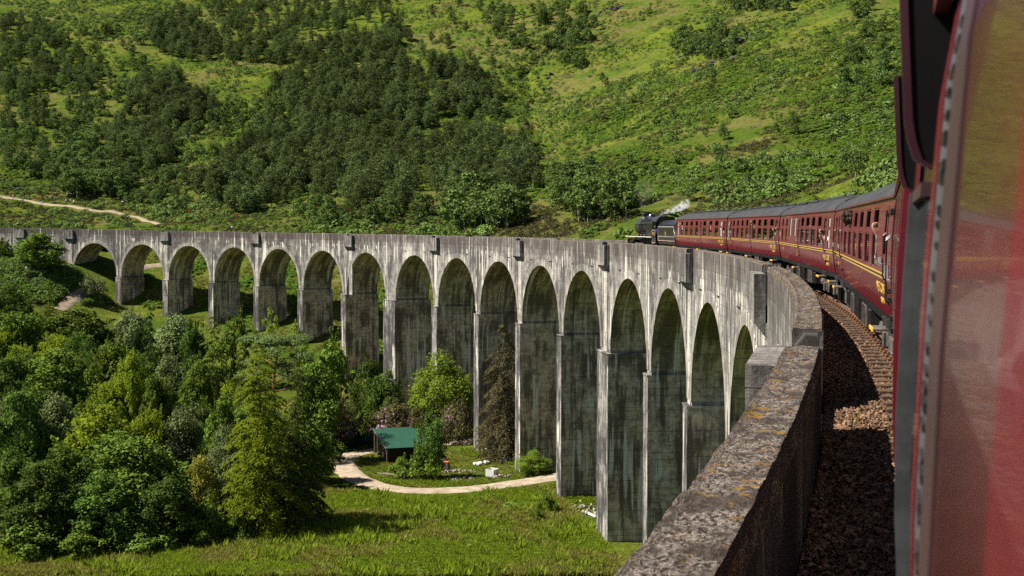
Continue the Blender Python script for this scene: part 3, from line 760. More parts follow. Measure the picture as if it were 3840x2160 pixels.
# ------------------------------------------------------------------ train
LC = 19.55
def yprof(z):
    return float(np.interp(z, [1.13, 1.40, 1.75, 2.05, 2.5, 2.95, 3.19], [1.30, 1.345, 1.388, 1.40, 1.385, 1.355, 1.315]))
ZL = [1.13, 1.40, 1.75, 1.93, 2.22, 2.58, 2.65, 2.98, 3.05, 3.19]
def vehicle(name, s_front, s_rear, off=2.98):
    P0 = Vector(vpt(s_front, off, RAILZ)); P1 = Vector(vpt(s_rear, off, RAILZ)); X = (P0-P1).normalized()
    Yv = Vector((0, 0, 1)).cross(X).normalized(); Zv = X.cross(Yv)
    e = empty(name); M = Matrix.Identity(4); c = (P0+P1)/2
    for i in range(3): M[i][0] = X[i]; M[i][1] = Yv[i]; M[i][2] = Zv[i]; M[i][3] = c[i]
    e.matrix_world = M; return e
def patch(mb, x0, x1, zs, d=0.0, m=0, ysign=1):
    """curved piece of carriage side following its profile, d proud of it"""
    for a, b in zip(zs[:-1], zs[1:]):
        ya, yb = (yprof(a)+d)*ysign, (yprof(b)+d)*ysign
        mb.quad((x0, ya, a), (x1, ya, a), (x1, yb, b), (x0, yb, b), m=m)
def zsub(lo, hi): return [lo]+[z for z in ZL if lo+1e-4 < z < hi-1e-4]+[hi]
def slab(mb, x0, x1, lo, hi, d, m=0):
    """solid strip proud of the side by d"""
    zs = zsub(lo, hi); patch(mb, x0, x1, zs, d, m)
    for x in (x0, x1):
        for a, b in zip(zs[:-1], zs[1:]): mb.quad((x, yprof(a)-.01, a), (x, yprof(a)+d, a), (x, yprof(b)+d, b), (x, yprof(b)-.01, b), m=m)
    for z in (lo, hi): mb.quad((x0, yprof(z)-.01, z), (x1, yprof(z)-.01, z), (x1, yprof(z)+d, z), (x0, yprof(z)+d, z), m=m)
def text_mesh(txt, size, mat, ext=.004):
    c = bpy.data.curves.new('lettering', 'FONT'); c.body = txt; c.size = size; c.extrude = ext; c.align_x = 'CENTER'; c.align_y = 'CENTER'; c.resolution_u = 2
    o = bpy.data.objects.new('tmp', c); COL.objects.link(o)
    me = bpy.data.meshes.new_from_object(o.evaluated_get(bpy.context.evaluated_depsgraph_get())); COL.objects.unlink(o); bpy.data.objects.remove(o)
    me.name = 'lettering'; me.materials.clear(); me.materials.append(mat); return me
TXT = {}
def lettering(txt, size, mat, parent, x, y, z, tilt=0.0, bold=1.0, name='lettering'):
    k = (txt, size, mat.name)
    if k not in TXT: TXT[k] = text_mesh(txt, size, mat)
    o = ob(name, TXT[k], parent); o.location = (x, y, z); o.rotation_euler = (PI/2+tilt, 0, PI); o.scale = (bold, 1, 1); return o
wheel_me = MB().tube([(0, .06, 0), (0, -.06, 0)], .457, 20).tube([(0, .09, 0), (0, -.09, 0)], .12, 10).mesh('wheel', MAT['under'])
def bogie(parent, x, detail=True):
    b = MB()
    for y in (1, -1):
        b.box((x, y*1.0, .50), (3.3, .10, .20), 0, .02); b.box((x, y*1.0, .72), (1.1, .12, .34), 0, .02)
        for q in (-1.3, 1.3):
            b.box((x+q, y*1.05, .46), (.34, .22, .34), 1, .03)
            for e in (-.28, .28): b.tube([(x+q+e, y*1.04, .36), (x+q+e, y*1.04, .80)], .075, 7, 1)
        b.box((x, y*1.10, .56), (.9, .06, .10), 1, .01); b.tube([(x-.42, y*1.12, .34), (x+.42, y*1.12, .34)], .03, 6, 1)
        for e in (-.22, 0, .22): b.tube([(x+e, y*1.08, .36), (x+e, y*1.08, .56)], .07, 7, 1)
        b.box((x-1.75, y*1.03, .42), (.08, .08, .5), 0)
    o = b.build('bogie', [MAT['under'], MAT['underlight']], parent)
    for q in (-1.3, 1.3):
        for y in (.75, -.75):
            w_ = ob('wheel', wheel_me, o); w_.location = (x+q, y, .457)
def carriage(s_front, s_rear, wins, doors, label, texts, toilets=(), kitchens=(), curtain=False, steps=(), near=False, shut=()):
    """wins/doors/toilets/kitchens: fractions from the front end; windows have an open sliding light above a fixed pane"""
    R = vehicle('railway_carriage', s_front, s_rear); tag(R, label, 'railway carriage', 'maroon carriages of the train')
    h = LC/2; X = lambda t: h-t*LC
    holes = []
    for t, wd in wins: x = X(t); holes += [(x-wd/2, x+wd/2, 1.93, 2.58), (x-wd/2+.06, x+wd/2-.06, 2.65, 3.05)]
    for t in toilets: x = X(t); holes += [(x-.26, x+.26, 1.93, 2.58), (x-.26, x+.26, 2.65, 2.98)]
    for t in kitchens: x = X(t); holes += [(x-.33, x+.33, 2.22, 3.05)]
    for t in doors: x = X(t); holes += [(x-.33, x+.33, 1.13, 3.05)]
    xs = sorted(set([-h, h]+[round(q, 4) for a in holes for q in a[:2]]))
    body = MB()
    for a, b in zip(xs[:-1], xs[1:]):
        for z0, z1 in zip(ZL[:-1], ZL[1:]):
            if any(c[0]-1e-3 < a and b < c[1]+1e-3 and c[2]-1e-3 < z0 and z1 < c[3]+1e-3 for c in holes): continue
            patch(body, a, b, [z0, z1])
    patch(body, -h, h, ZL, 0, 0, -1)
    end = [(yprof(z), z) for z in ZL]+[(1.12, 3.42), (.85, 3.58), (.5, 3.69), (0, 3.73)]
    for x in (-h, h):
        for (a, za), (b, zb) in zip(end[:-1], end[1:]): body.quad((x, -a, za), (x, a, za), (x, b, zb), (x, -b, zb), m=1)
    # inside: floor, partition and ceiling, near-black so the windows look dark
    body.quad((-h+.05, -1.3, 1.25), (h-.05, -1.3, 1.25), (h-.05, 1.3, 1.25), (-h+.05, 1.3, 1.25), m=2)
    body.quad((-h+.05, -.25, 1.25), (h-.05, -.25, 1.25), (h-.05, -.25, 3.3), (-h+.05, -.25, 3.3), m=2)
    body.quad((-h+.05, -1.2, 3.17), (h-.05, -1.2, 3.17), (h-.05, 1.29, 3.17), (-h+.05, 1.29, 3.17), m=2)
    body.build('body', [MAT['maroon_near' if near else 'maroon'], MAT['black'], MAT['interior']], R)
    # roof
    rf = [(1.315, 3.19), (1.335, 3.21), (1.30, 3.265), (1.22, 3.35), (1.10, 3.435), (.93, 3.535), (.7, 3.63), (.4, 3.70), (0, 3.73)]
    rf = rf+[(-a, b) for a, b in rf[-2::-1]]; r = MB(); n = 14
    for k in range(n):
        x0, x1 = h-2*h*k/n, h-2*h*(k+1)/n
        for (a, za), (b, zb) in zip(rf[:-1], rf[1:]): r.quad((x0, a, za), (x1, a, za), (x1, b, zb), (x0, b, zb))
    ro = r.build('roof', MAT['roof'], R, True)
    for k in range(9 if not kitchens else 7):
        x = h-1.3-k*(2*h-2.6)/8+random.uniform(-.1, .1); v = MB()
        v.tube([(x, 0, 3.70), (x, 0, 3.80), (x, 0, 3.86), (x, 0, 3.885)], [.14, .20, .14, .03], 10); v.build('roof_ventilator', MAT['roof'], ro, True)
    c = MB(); c.tube([(h-.4, .42, 3.70), (-h+.4, .42, 3.70)], .03, 5); c.tube([(h-2.2, .5, 3.70), (h-1.2, .95, 3.56), (h-.25, 1.05, 3.50)], .025, 5)
    if kitchens: c.box((3.2, .25, 3.74), (2.4, .5, .12), 0, .03); c.box((6.6, .3, 3.74), (1.5, .5, .12), 0, .03)
    c.build('roof_conduit', MAT['roof'], ro)
    g = MB(); g.box((0, 1.345, 3.20), (LC, .03, .035)); g.build('gutter', MAT['maroon'], R)
    # windows
    for t, wd in wins:
        x = X(t); f = MB(); e = .035
        for z0, z1, a, b in ((1.93, 2.58, x-wd/2, x+wd/2), (2.65, 3.05, x-wd/2+.06, x+wd/2-.06)):
            patch(f, a, a+e, zsub(z0, z1), -.012); patch(f, b-e, b, zsub(z0, z1), -.012)
            patch(f, a+e, b-e, [z0, z0+e], -.012); patch(f, a+e, b-e, [z1-e, z1], -.012)
            for xx, yy in ((a, 0), (b, 0)):
                for q0, q1 in zip(zsub(z0, z1)[:-1], zsub(z0, z1)[1:]): f.quad((xx, yprof(q0), q0), (xx, yprof(q0)-.06, q0), (xx, yprof(q1)-.06, q1), (xx, yprof(q1), q1))
            f.quad((a, yprof(z0), z0), (b, yprof(z0), z0), (b, yprof(z0)-.06, z0), (a, yprof(z0)-.06, z0))
        wo_ = f.build('window', MAT['maroon'], R)
        p = MB(); patch(p, x-wd/2+.02, x+wd/2-.02, zsub(1.94, 2.57), -.03)
        if (t in shut): patch(p, x-wd/2+.07, x+wd/2-.07, zsub(2.66, 3.04), -.03)
        else: patch(p, x-wd/2+.07, x-wd/2+.07+(wd-.2)*.34, zsub(2.66, 3.04), -.03)
        p.build('pane', MAT['glass'], wo_)
        if curtain:
            q = MB(); q.box((x+wd/2-.10, yprof(2.2)-.13, 2.27), (.13, .05, .66), 0, .02); q.box((x-wd/2+.07, yprof(2.2)-.13, 2.27), (.06, .05, .66), 0, .02); q.build('curtain', MAT['linen'], wo_)
            l = MB(); l.tube([(x-.08, 1.06, 1.95), (x-.08, 1.06, 2.16)], .03, 6); l.tube([(x-.08, 1.06, 2.15), (x-.08, 1.06, 2.48)], [.21, .09], 10); l.build('table_lamp', MAT['white'], wo_, True)
        else:
            q = MB(); q.box((x+.22, .55, 1.85), (.14, .95, 1.05), 0, .05); q.build('seat', MAT['interior'], wo_)
    for t in toilets:
        x = X(t); p = MB(); patch(p, x-.25, x+.25, zsub(1.94, 2.57), -.025); patch(p, x-.25, x+.25, zsub(2.66, 2.97), -.025); p.build('frosted_window', MAT['frost'], R)
    for t in kitchens:
        x = X(t); p = MB(); patch(p, x-.32, x+.32, zsub(2.23, 3.04), -.025); p.build('frosted_window', MAT['frost'], R)
    # doors
    for t in doors:
        x = X(t); d = MB(); a, b, pr = x-.315, x+.315, .008
        patch(d, a, b, zsub(1.15, 2.22), pr); patch(d, a, a+.17, zsub(2.22, 2.98), pr); patch(d, b-.17, b, zsub(2.22, 2.98), pr); patch(d, a, b, zsub(2.98, 3.045), pr)
        for xx in (a, b): 
            for q0, q1 in zip(zsub(1.15, 3.04)[:-1], zsub(1.15, 3.04)[1:]): d.quad((xx, yprof(q0)+pr, q0), (xx, yprof(q0)-.05, q0), (xx, yprof(q1)-.05, q1), (xx, yprof(q1)+pr, q1), m=1)
        d.quad((a-.02, 1.25, 1.13), (b+.02, 1.25, 1.13), (b+.02, 1.25, 2.2), (a-.02, 1.25, 2.2), m=1)
        do = d.build('door', [MAT['maroon'], MAT['black']], R)
        hd = MB(); hd.tube([(b-.08, yprof(2.1)+.05, 2.06), (b-.08, yprof(2.1)+.05, 2.16)], .035, 7); hd.box((b-.08, yprof(2.0)+.04, 2.03), (.12, .05, .05), 0, .01); hd.build('door_handle', MAT['silver'], do)
        rl = MB(); rl.tube([(x-.43, yprof(1.8)+.02, 1.80), (x-.43, yprof(1.9)+.07, 1.84), (x-.43, yprof(2.4)+.07, 2.55), (x-.43, yprof(2.5)+.02, 2.6)], .016, 6); rl.build('grab_rail', MAT['black'], do)
        for z in (1.45, 1.82, 2.9):
            hg = MB(); hg.box((a+.0, yprof(z)+.03, z), (.13, .05, .07), 0, .01); hg.build('hinge', MAT['black'], do)
        if near: continue
        sb = MB(); sb.box((x, 1.47, .93), (.75, .26, .04), 0, .008); sb.box((x, 1.605, .93), (.76, .02, .06), 1); sb.box((x-.3, 1.36, 1.02), (.04, .06, .2)); sb.box((x+.3, 1.36, 1.02), (.04, .06, .2)); sb.build('footstep', [MAT['underlight'], MAT['yellow_paint']], R)
    # waist lines
    for z in () if near else (1.795, 1.865):
        wl = MB(); slab(wl, -h+.02, h-.02, z-.014, z+.014, .002 if near else .011); wl.build('waist_line', MAT['line'], R)
    wl = MB(); near or slab(wl, -h+.02, h-.02, 1.815, 1.845, .0015 if near else .0105); near or wl.build('waist_band', MAT['black'], R)
    # lettering
    for txt, t, z, size, bold in texts:
        lettering(txt, size, MAT['line'], R, X(t), yprof(z)+.012, z, 0.06, bold)
    # underframe
    u = MB(); u.box((0, 1.24, 1.04), (LC, .08, .18), 0, .01); u.box((0, -1.24, 1.04), (LC, .08, .18), 0, .01); u.box((0, 0, 1.08), (LC, 2.4, .1))
    for k in (-1, 1): u.tube([(k*3.4, 1.15, .95), (k*1.2, 1.15, .45)], .035, 6)
    u.tube([(-1.2, 1.15, .45), (1.2, 1.15, .45)], .035, 6); u.build('underframe', MAT['black'], R)
    for x0, wd, hh, m in ((2.2, 1.2, .5, 'underlight'), (.4, .8, .55, 'under'), (-2.0, 1.5, .5, 'underlight'), (-3.6, .5, .45, 'under'), (4.2, .5, .4, 'under')):
        b = MB(); b.box((x0, 1.0, .68), (wd, .5, hh), 0, .02)
        for k in range(3): b.box((x0-wd*.3+k*wd*.3, 1.265, .68), (.05, .03, hh*.85))
        b.build('equipment_box', MAT[m], R)
    b = MB(); b.tube([(-4.6, .95, .62), (-5.4, .95, .62)], .19, 12); b.build('vacuum_cylinder', MAT['underlight'], R)
    for x in (7.08, -7.08): bogie(R, x)
    # end bellows and buffers at the rear
    gw = MB()
    for k in range(5): gw.box((h+.02+k*.05, 0, 2.25), (.045, 1.15+.06*(k % 2), 2.25+.06*(k % 2)))
    gw.build('gangway_bellows', MAT['black'], R)
    for y in (.87, -.87):
        bf = MB(); bf.tube([(-h, y, 1.06), (-h-.22, y, 1.06)], .09, 8); bf.tube([(-h-.20, y, 1.06), (-h-.24, y, 1.06)], .22, 12); bf.build('buffer', MAT['black'], R)
        bf = MB(); bf.tube([(h, y, 1.06), (h+.1, y, 1.06)], .09, 8); bf.tube([(h+.1, y, 1.06), (h+.14, y, 1.06)], .22, 12); bf.build('buffer', MAT['black'], R)
    return R
CS0, CPIT = 98.754, 19.769
W9 = 1.18
def cs(k): return CS0-k*CPIT-.10, CS0-(k+1)*CPIT+.10
WC = [('WEST COAST', .915, 1.58, .27, 1.0), ('RAILWAYS', .918, 1.36, .15, 1.0)]
C1 = carriage(*cs(0), [(.155, 1.05), (.26, 1.05), (.365, 1.05), (.47, 1.05), (.625, 1.15), (.735, 1.15), (.84, 1.15)], [.022, .548, .965], 'maroon carriage next to the tender, with cream lampshades in its windows', WC+[('M', .07, 1.55, .26, 1.3), ('1ST', .46, 1.53, .24, 1.2)], toilets=(.07, .918), curtain=True)
C2 = carriage(*cs(1), [(.163, .9), (.256, .9), (.355, .9), (.453, .95), (.59, 1.25), (.69, 1.25), (.787, 1.25), (.892, 1.3)], [.09, .52, .957], 'second maroon carriage behind the engine, an arm out of its middle window', WC+[('M', .085, 1.55, .26, 1.3)], toilets=(.04,))
C3 = carriage(*cs(2), [(.082, .8), (.18, .85), (.52, 1.2), (.614, 1.2), (.71, 1.2), (.807, 1.2)], [.45, .885], 'third maroon carriage behind the engine, with blank kitchen windows near its front', WC+[('M', .1, 1.55, .26, 1.3), ('E', .415, 1.5, .30, 1.3)], kitchens=(.274, .376), toilets=(.945,))
C4 = carriage(*cs(3), [(.33, 1.2), (.43, 1.25), (.53, 1.25), (.63, 1.25), (.73, 1.25), (.83, 1.25)], [.07, .24, .945], 'fourth maroon carriage, nearest one seen broadside, a curly head leaning out', [('WEST COAST', .90, 1.58, .27, 1.0), ('RAILWAYS', .905, 1.36, .15, 1.0), ('M', .14, 1.5, .26, 1.2)], toilets=(.15,))

# the carriage the picture is taken from, seen along its side
S5F, S5R = 19.0, -.6
C5 = carriage(S5F, S5R, [(.30, 1.2), (.42, 1.2), (.54, 1.2), (.66, 1.2), (.78, 1.2)], [.10, .2], 'nearest maroon carriage, seen blurred along its side at the right edge', [], toilets=(.15,), near=True)
C5.location += Vector((HR[0], HR[1], 0))*-.04
def x5(depth):      # local x on this carriage for a forward distance from the camera
    d = Vector(FWD)*1.0; inv = C5.matrix_world.inverted(); bpy.context.view_layer.update()
    inv = C5.matrix_world.inverted(); return (inv @ Vector((0, 0, 0))).x+depth
bpy.context.view_layer.update()
EZ = (C5.matrix_world.inverted() @ Vector((0, 0, 0)))      # the eye in carriage coordinates
def bar5(name, mat, depth, wd, lo, hi, proud, parent=C5):
    b = MB(); x = EZ.x+depth; slab(b, x-wd/2, x+wd/2, lo, hi, proud); return b.build(name, mat, parent)
ez = EZ.z
bar5('door_post', MAT['deepred'], 5.2, .07, 1.15, 3.1, .026)
bar5('window_post', MAT['rubber'], 3.3, .05, 1.2, ez+.08, .028)
bar5('quarter_light', MAT['darkglass'], 2.84, .88, 1.60, ez+.05, .003)
bar5('door_post', MAT['deepred'], 2.28, .20, 1.15, 3.15, .005)
bar5('rubber_seal', MAT['rubber'], 2.03, .25, 1.15, 3.15, .003)
bar5('door_frame', MAT['dullframe'], 1.72, .34, 1.15, 3.15, .004)
bar5('door_post', MAT['deepred'], .55, .50, 1.15, 3.15, .004)
bar5('window_sill', MAT['dullframe'], 2.95, .9, ez+.055, ez+.085, .020)
rs = random.Random(4)
for k in range(34):
    z = ez-.62+k*.036+rs.uniform(-.012, .012); q = MB(); q.box((EZ.x+1.93+rs.uniform(-.02, .02), yprof(z)+.004, z), (.10*rs.uniform(.6, 1.2), .006, .018*rs.uniform(.5, 1.2)), 0, .002); q.build('seal_crack', MAT['black'], C5)
def hood(depth):
    x = EZ.x+depth; b = MB(); outer = [(.010, .115), (.041, .135), (.054, .175), (.061, .22), (.069, .38), (.0755, .54)]; Y = lambda q: yprof(ez+.2)
    poly = [(-.02, .12)]+outer+[(-.02, .54)]
    b.prism([(Y(q)+p-.012, ez+q) for p, q in poly], 'x', x-.02, x+.02, 0); o = b.build('window_hood', MAT['hoodblack'], C5)
    e = MB()
    for (p0, q0), (p1, q1) in zip(outer[:-1], outer[1:]):
        y0, y1 = Y(q0)+p0, Y(q1)+p1; z0, z1 = ez+q0, ez+q1; w_ = .017
        for xx in (x-.024, x+.024): e.quad((xx, y0-w_, z0), (xx, y0, z0), (xx, y1, z1), (xx, y1-w_, z1))
        e.quad((x-.024, y0, z0), (x+.024, y0, z0), (x+.024, y1, z1), (x-.024, y1, z1)); e.quad((x-.024, y0-w_, z0), (x+.024, y0-w_, z0), (x+.024, y1-w_, z1), (x-.024, y1-w_, z1))
    e.build('hood_edge', MAT['hoodtrim'], o)
hood(2.6); hood(4.5)

# ------------------------------------------------------------------ locomotive and tender
TD = vehicle('tender', CS0+.35, CS0+7.0); 
TD.matrix_world = TD.matrix_world @ Matrix.Rotation(PI, 4, 'Z')
tag(TD, 'black tender with a red and gold emblem coupled behind the engine', 'tender')
h = 3.3
b = MB()
ts = [(1.22, 1.25), (1.30, 1.30), (1.30, 2.62), (1.24, 2.78), (1.08, 2.98), (.78, 3.16)]
for sgn in (1, -1):
    for (a, za), (c_, zc) in zip(ts[:-1], ts[1:]):
        x0 = -h if zc <= 2.2 else -h+.55
        if za < 2.2 <= zc:
            b.quad((-h, a*sgn, za), (h, a*sgn, za), (h, a*sgn, 2.1), (-h, a*sgn, 2.1)); b.quad((-h+.25, a*sgn, 2.1), (h, a*sgn, 2.1), (h, c_*sgn, zc), (-h+.25, c_*sgn, zc))
        else: b.quad((-h+(.25 if za > 2 else 0), a*sgn, za), (h, a*sgn, za), (h, c_*sgn, zc), (-h+(.25 if za > 2 else 0), c_*sgn, zc))
rear = [(1.30, 1.25), (1.30, 2.62), (1.24, 2.78), (1.08, 2.98), (.78, 3.16)]
for (a, za), (c_, zc) in zip(rear[:-1], rear[1:]): b.quad((-h+.25, -a, za), (-h+.25, a, za), (-h+.25, c_, zc), (-h+.25, -c_, zc)); b.quad((h, -a, za), (h, a, za), (h, c_, zc), (h, -c_, zc))
b.quad((-h, -1.3, 1.25), (-h, 1.3, 1.25), (-h, 1.3, 2.1), (-h, -1.3, 2.1)); b.quad((-h, -1.3, 2.1), (-h, 1.3, 2.1), (-h+.25, 1.3, 2.1), (-h+.25, -1.3, 2.1))
b.quad((-h+.6, -.8, 3.0), (h, -.8, 3.0), (h, .8, 3.0), (-h+.6, .8, 3.0)); b.box((0, 0, 1.17), (2*h, 2.5, .16))
b.build('body', MAT['engine'], TD)
for a0, a1 in ((-h+.35, h-.08),):
    f = MB(); pts = [(h-.08, 1.36), (h-.08, 2.58), (-h+.42, 2.58), (-h+.40, 2.30), (-h+.12, 2.02), (-h+.08, 1.36), (h-.08, 1.36)]
    f.tube([(p, 1.308, z) for p, z in pts], .016, 4, 0, False); f.tube([(h-.1, 1.308, 1.72), (-h+.1, 1.308, 1.72)], .010, 4); f.build('lining', MAT['linen'], TD)
    f = MB(); f.tube([(p*.975, 1.306, z*.985+.03) for p, z in pts], .009, 4, 0, False); f.build('lining', MAT['red_paint'], TD)
for zz in (2.5, 2.36, 2.22, 2.08):
    f = MB()
    for k in range(6): f.box((-1.9+k*.75, 1.305, zz), (.035, .012, .035))
    f.build('rivet_row', MAT['smokebox'], TD)
em = MB(); em.prism([(x_*.8+.25, z_) for x_, z_ in ((0, 2.34), (.09, 2.24), (.12, 2.04), (.10, 1.94), (-.10, 1.94), (-.12, 2.04), (-.09, 2.24))], 'y', 1.30, 1.316); em.build('emblem', MAT['red_paint'], TD)
em = MB(); em.prism([(x_+.25, z_) for x_, z_ in ((-.10, 1.935), (.10, 1.935), (.07, 1.80), (0, 1.74), (-.07, 1.80))], 'y', 1.30, 1.316); em.box((.25, 1.311, 2.07), (.46, .02, .035)); em.box((.25, 1.311, 1.99), (.46, .02, .035)); em.build('emblem_crown', MAT['line'], TD)
f = MB(); f.box((.4, 0, 3.06), (4.6, 1.3, .22), 0, .08); f.build('coal', MAT['under'], TD)
for x in (2.2, 0, -2.2):
    for y in (.75, -.75):
        w_ = ob('wheel', wheel_me, TD); w_.location = (x, y, .62); w_.scale = (1.4, 1, 1.4)
f = MB(); f.box((0, 1.15, .82), (2*h, .05, .55)); f.box((0, -1.15, .82), (2*h, .05, .55)); f.build('frame', MAT['black'], TD)

LO = vehicle('steam_locomotive', CS0+19.4, CS0+7.2); tag(LO, 'black steam locomotive at the head of the curving train', 'steam engine')
lh = 6.1       # local x: front +6.1, cab back -6.1
b = MB(); n = 20
def ring_tube(name, prof, mats, parent, seg=24, zc=2.62):
    t = MB(); t.tube([(x, 0, zc+dz) for x, r_, dz in prof], [r_ for x, r_, dz in prof], seg); return t.build(name, mats, parent, True)
ring_tube('boiler', [(2.55, .80, 0), (2.5, .82, 0), (-1.0, .90, .05), (-1.02, .92, .05)], MAT['engine'], LO)
ring_tube('smokebox', [(4.55, .55, 0), (4.50, .78, 0), (4.42, .84, 0), (2.56, .84, 0), (2.55, .80, 0)], MAT['smokebox'], LO)
for x in (1.5, .2, -1.0):
    ring_tube('boiler_band', [(x, .87+.012*(1.5-x), .02), (x-.07, .87+.012*(1.5-x), .02)], MAT['black'], LO)
f = MB(); bel = [(1.0, 1.5), (1.03, 2.3), (1.0, 3.0), (.92, 3.32), (.72, 3.50), (0, 3.56)]
bel = bel+[(-y, z) for y, z in bel[-2::-1]]; f.prism(bel, 'x', -4.2, -1.02); f.build('firebox', MAT['engine'], LO)
f = MB(); f.tube([(3.5, 0, 3.40), (3.5, 0, 3.55), (3.5, 0, 3.68), (3.5, 0, 3.86), (3.5, 0, 3.90)], [.42, .30, .30, .40, .38], 16); f.build('chimney', MAT['smokebox'], LO, True)
f = MB(); f.tube([(.9, 0, 3.42), (.9, 0, 3.62), (.9, 0, 3.78), (.9, 0, 3.83)], [.46, .40, .30, .08], 16); f.build('dome', MAT['engine'], LO, True)
f = MB(); f.tube([(2.1, 0, 3.42), (2.1, 0, 3.60), (2.1, 0, 3.68)], [.30, .26, .08], 14); f.build('top_feed', MAT['engine'], LO, True)
f = MB(); f.tube([(-2.9, .2, 3.52), (-2.9, .2, 3.70)], .07, 8); f.tube([(-2.9, -.2, 3.52), (-2.9, -.2, 3.70)], .07, 8); f.build('safety_valve', MAT['copper'], LO)
f = MB(); f.box((0, 0, 0), (.1, .1, .1)) if False else None
rp = MB()
for sgn in (1, -1):
    rp.box((.75, 1.15*sgn, 1.66), (10.3, .50, .05)); rp.box((.75, 1.405*sgn, 1.64), (10.3, .02, .05), 1)
rp.build('running_plate', [MAT['engine'], MAT['linen']], LO)
f = MB(); f.tube([(4.4, .88, 2.92), (-1.0, .98, 2.96), (-4.1, 1.06, 2.96)], .018, 6)
for x in (4.3, 2.6, 1.0, -.8, -2.5, -4.0): f.tube([(x, .80, 2.90), (x, .98, 2.94)], .022, 5)
f.build('hand_rail', MAT['silver'], LO)
f = MB(); f.tube([(2.6, .60, 2.0), (-.5, .85, 1.98), (-4.1, 1.06, 1.92)], .05, 6); f.build('ejector_pipe', MAT['black'], LO)
f = MB(); f.tube([(-1.8, .95, 1.72), (-2.4, 1.05, 1.82), (-2.9, 1.08, 1.76)], .045, 6); f.tube([(-2.0, 1.0, 1.95), (-2.8, 1.09, 1.90)], .035, 6); f.build('injector_pipe', MAT['copper'], LO)
f = MB(); f.box((2.2, .9, 1.78), (.5, .3, .2), 0, .03); f.box((.9, .95, 1.76), (.3, .2, .2), 0, .03); f.box((-.4, .95, 1.78), (.6, .25, .18), 0, .03); f.build('mechanical_lubricator', MAT['underlight'], LO)
f = MB(); f.tube([(4.6, .95, 2.25), (5.4, 1.15, 1.68)], .07, 8); f.tube([(4.6, -.95, 2.25), (5.4, -1.15, 1.68)], .07, 8); f.build('steam_pipe', MAT['engine'], LO)
f = MB(); f.box((5.65, 0, 1.18), (.12, 2.5, .5), 0, .01); f.build('buffer_beam', MAT['red_paint'], LO)
for y in (.87, -.87):
    f = MB(); f.tube([(5.7, y, 1.06), (6.05, y, 1.06)], .1, 8); f.tube([(6.03, y, 1.06), (6.10, y, 1.06)], .23, 14); f.build('buffer', MAT['silver'], LO)
for y in (1.05, -1.05):
    f = MB(); f.tube([(4.3, y, 1.0), (3.0, y, 1.0)], .34, 14); f.build('cylinder', MAT['engine'], LO, True)
    f = MB(); f.box((1.2, y*1.08, .98), (3.2, .05, .10)); f.tube([(3.0, y, 1.0), (1.9, y*1.05, .98)], .05, 6); f.build('connecting_rod', MAT['silver'], LO)
    f = MB(); f.box((-1.4, y*1.06, .88), (4.6, .05, .10)); f.build('coupling_rod', MAT['silver'], LO)
for x, r_ in ((4.75, .5), (2.85, .5), (1.1, .915), (-1.0, .915), (-3.4, .915)):
    for y in (.75, -.75):
        f = MB(); f.tube([(x, y+.06, r_), (x, y-.06, r_)], r_, 24); wo_ = f.build('wheel', MAT['black'], LO)
        f = MB(); f.tube([(x, y+.075*np.sign(y), r_), (x, y+.06*np.sign(y), r_)], r_*.2, 10)
        for k in range(10):
            a = 2*PI*k/10; f.tube([(x+math.cos(a)*r_*.2, y+.07*np.sign(y), r_+math.sin(a)*r_*.2), (x+math.cos(a)*r_*.9, y+.065*np.sign(y), r_+math.sin(a)*r_*.9)], .03, 4)
        f.build('spoke_hub', MAT['smokebox'], wo_)
f = MB(); f.box((0, .55, 1.15), (11, .05, .8)); f.box((0, -.55, 1.15), (11, .05, .8)); f.build('frame', MAT['black'], LO)
# cab: side sheets with window, roof, open back
cb = MB()
for sgn in (1, -1):
    y = 1.28*sgn
    for x0, x1, z0, z1 in ((-5.35, -4.2, 1.0, 2.35), (-5.35, -5.22, 2.35, 3.02), (-4.75, -4.62, 2.35, 3.02), (-4.32, -4.2, 2.35, 3.02), (-5.35, -4.2, 3.02, 3.12)):
        cb.box(((x0+x1)/2, y, (z0+z1)/2), (x1-x0, .03, z1-z0))
cb.box((-4.2, 0, 2.2), (.04, 2.5, 2.0)); cb.build('cab', MAT['engine'], LO)
f = MB(); rf = [(1.36, 3.06), (1.30, 3.20), (1.05, 3.45), (.6, 3.64), (0, 3.70)]; rf = rf+[(-y, z) for y, z in rf[-2::-1]]
for (a, za), (c_, zc) in zip(rf[:-1], rf[1:]):
    f.quad((-6.0, a, za), (-4.1, a, za), (-4.1, c_, zc), (-6.0, c_, zc)); f.quad((-6.0, a, za+.04), (-4.1, a, za+.04), (-4.1, c_, zc+.04), (-6.0, c_, zc+.04))
f.box((-5.0, .0, 3.76), (.7, .9, .05), 0, .01); f.build('cab_roof', MAT['smokebox'], LO, True)
f = MB(); pts = [(-5.30, 1.10), (-5.30, 2.28), (-4.26, 2.28), (-4.26, 1.10), (-5.30, 1.10)]; f.tube([(x, 1.30, z) for x, z in pts], .016, 4, 0, False); f.build('lining', MAT['linen'], LO)
lettering('45212', .36, MAT['line'], LO, -4.78, 1.305, 1.95, 0, .95, 'cab_number')

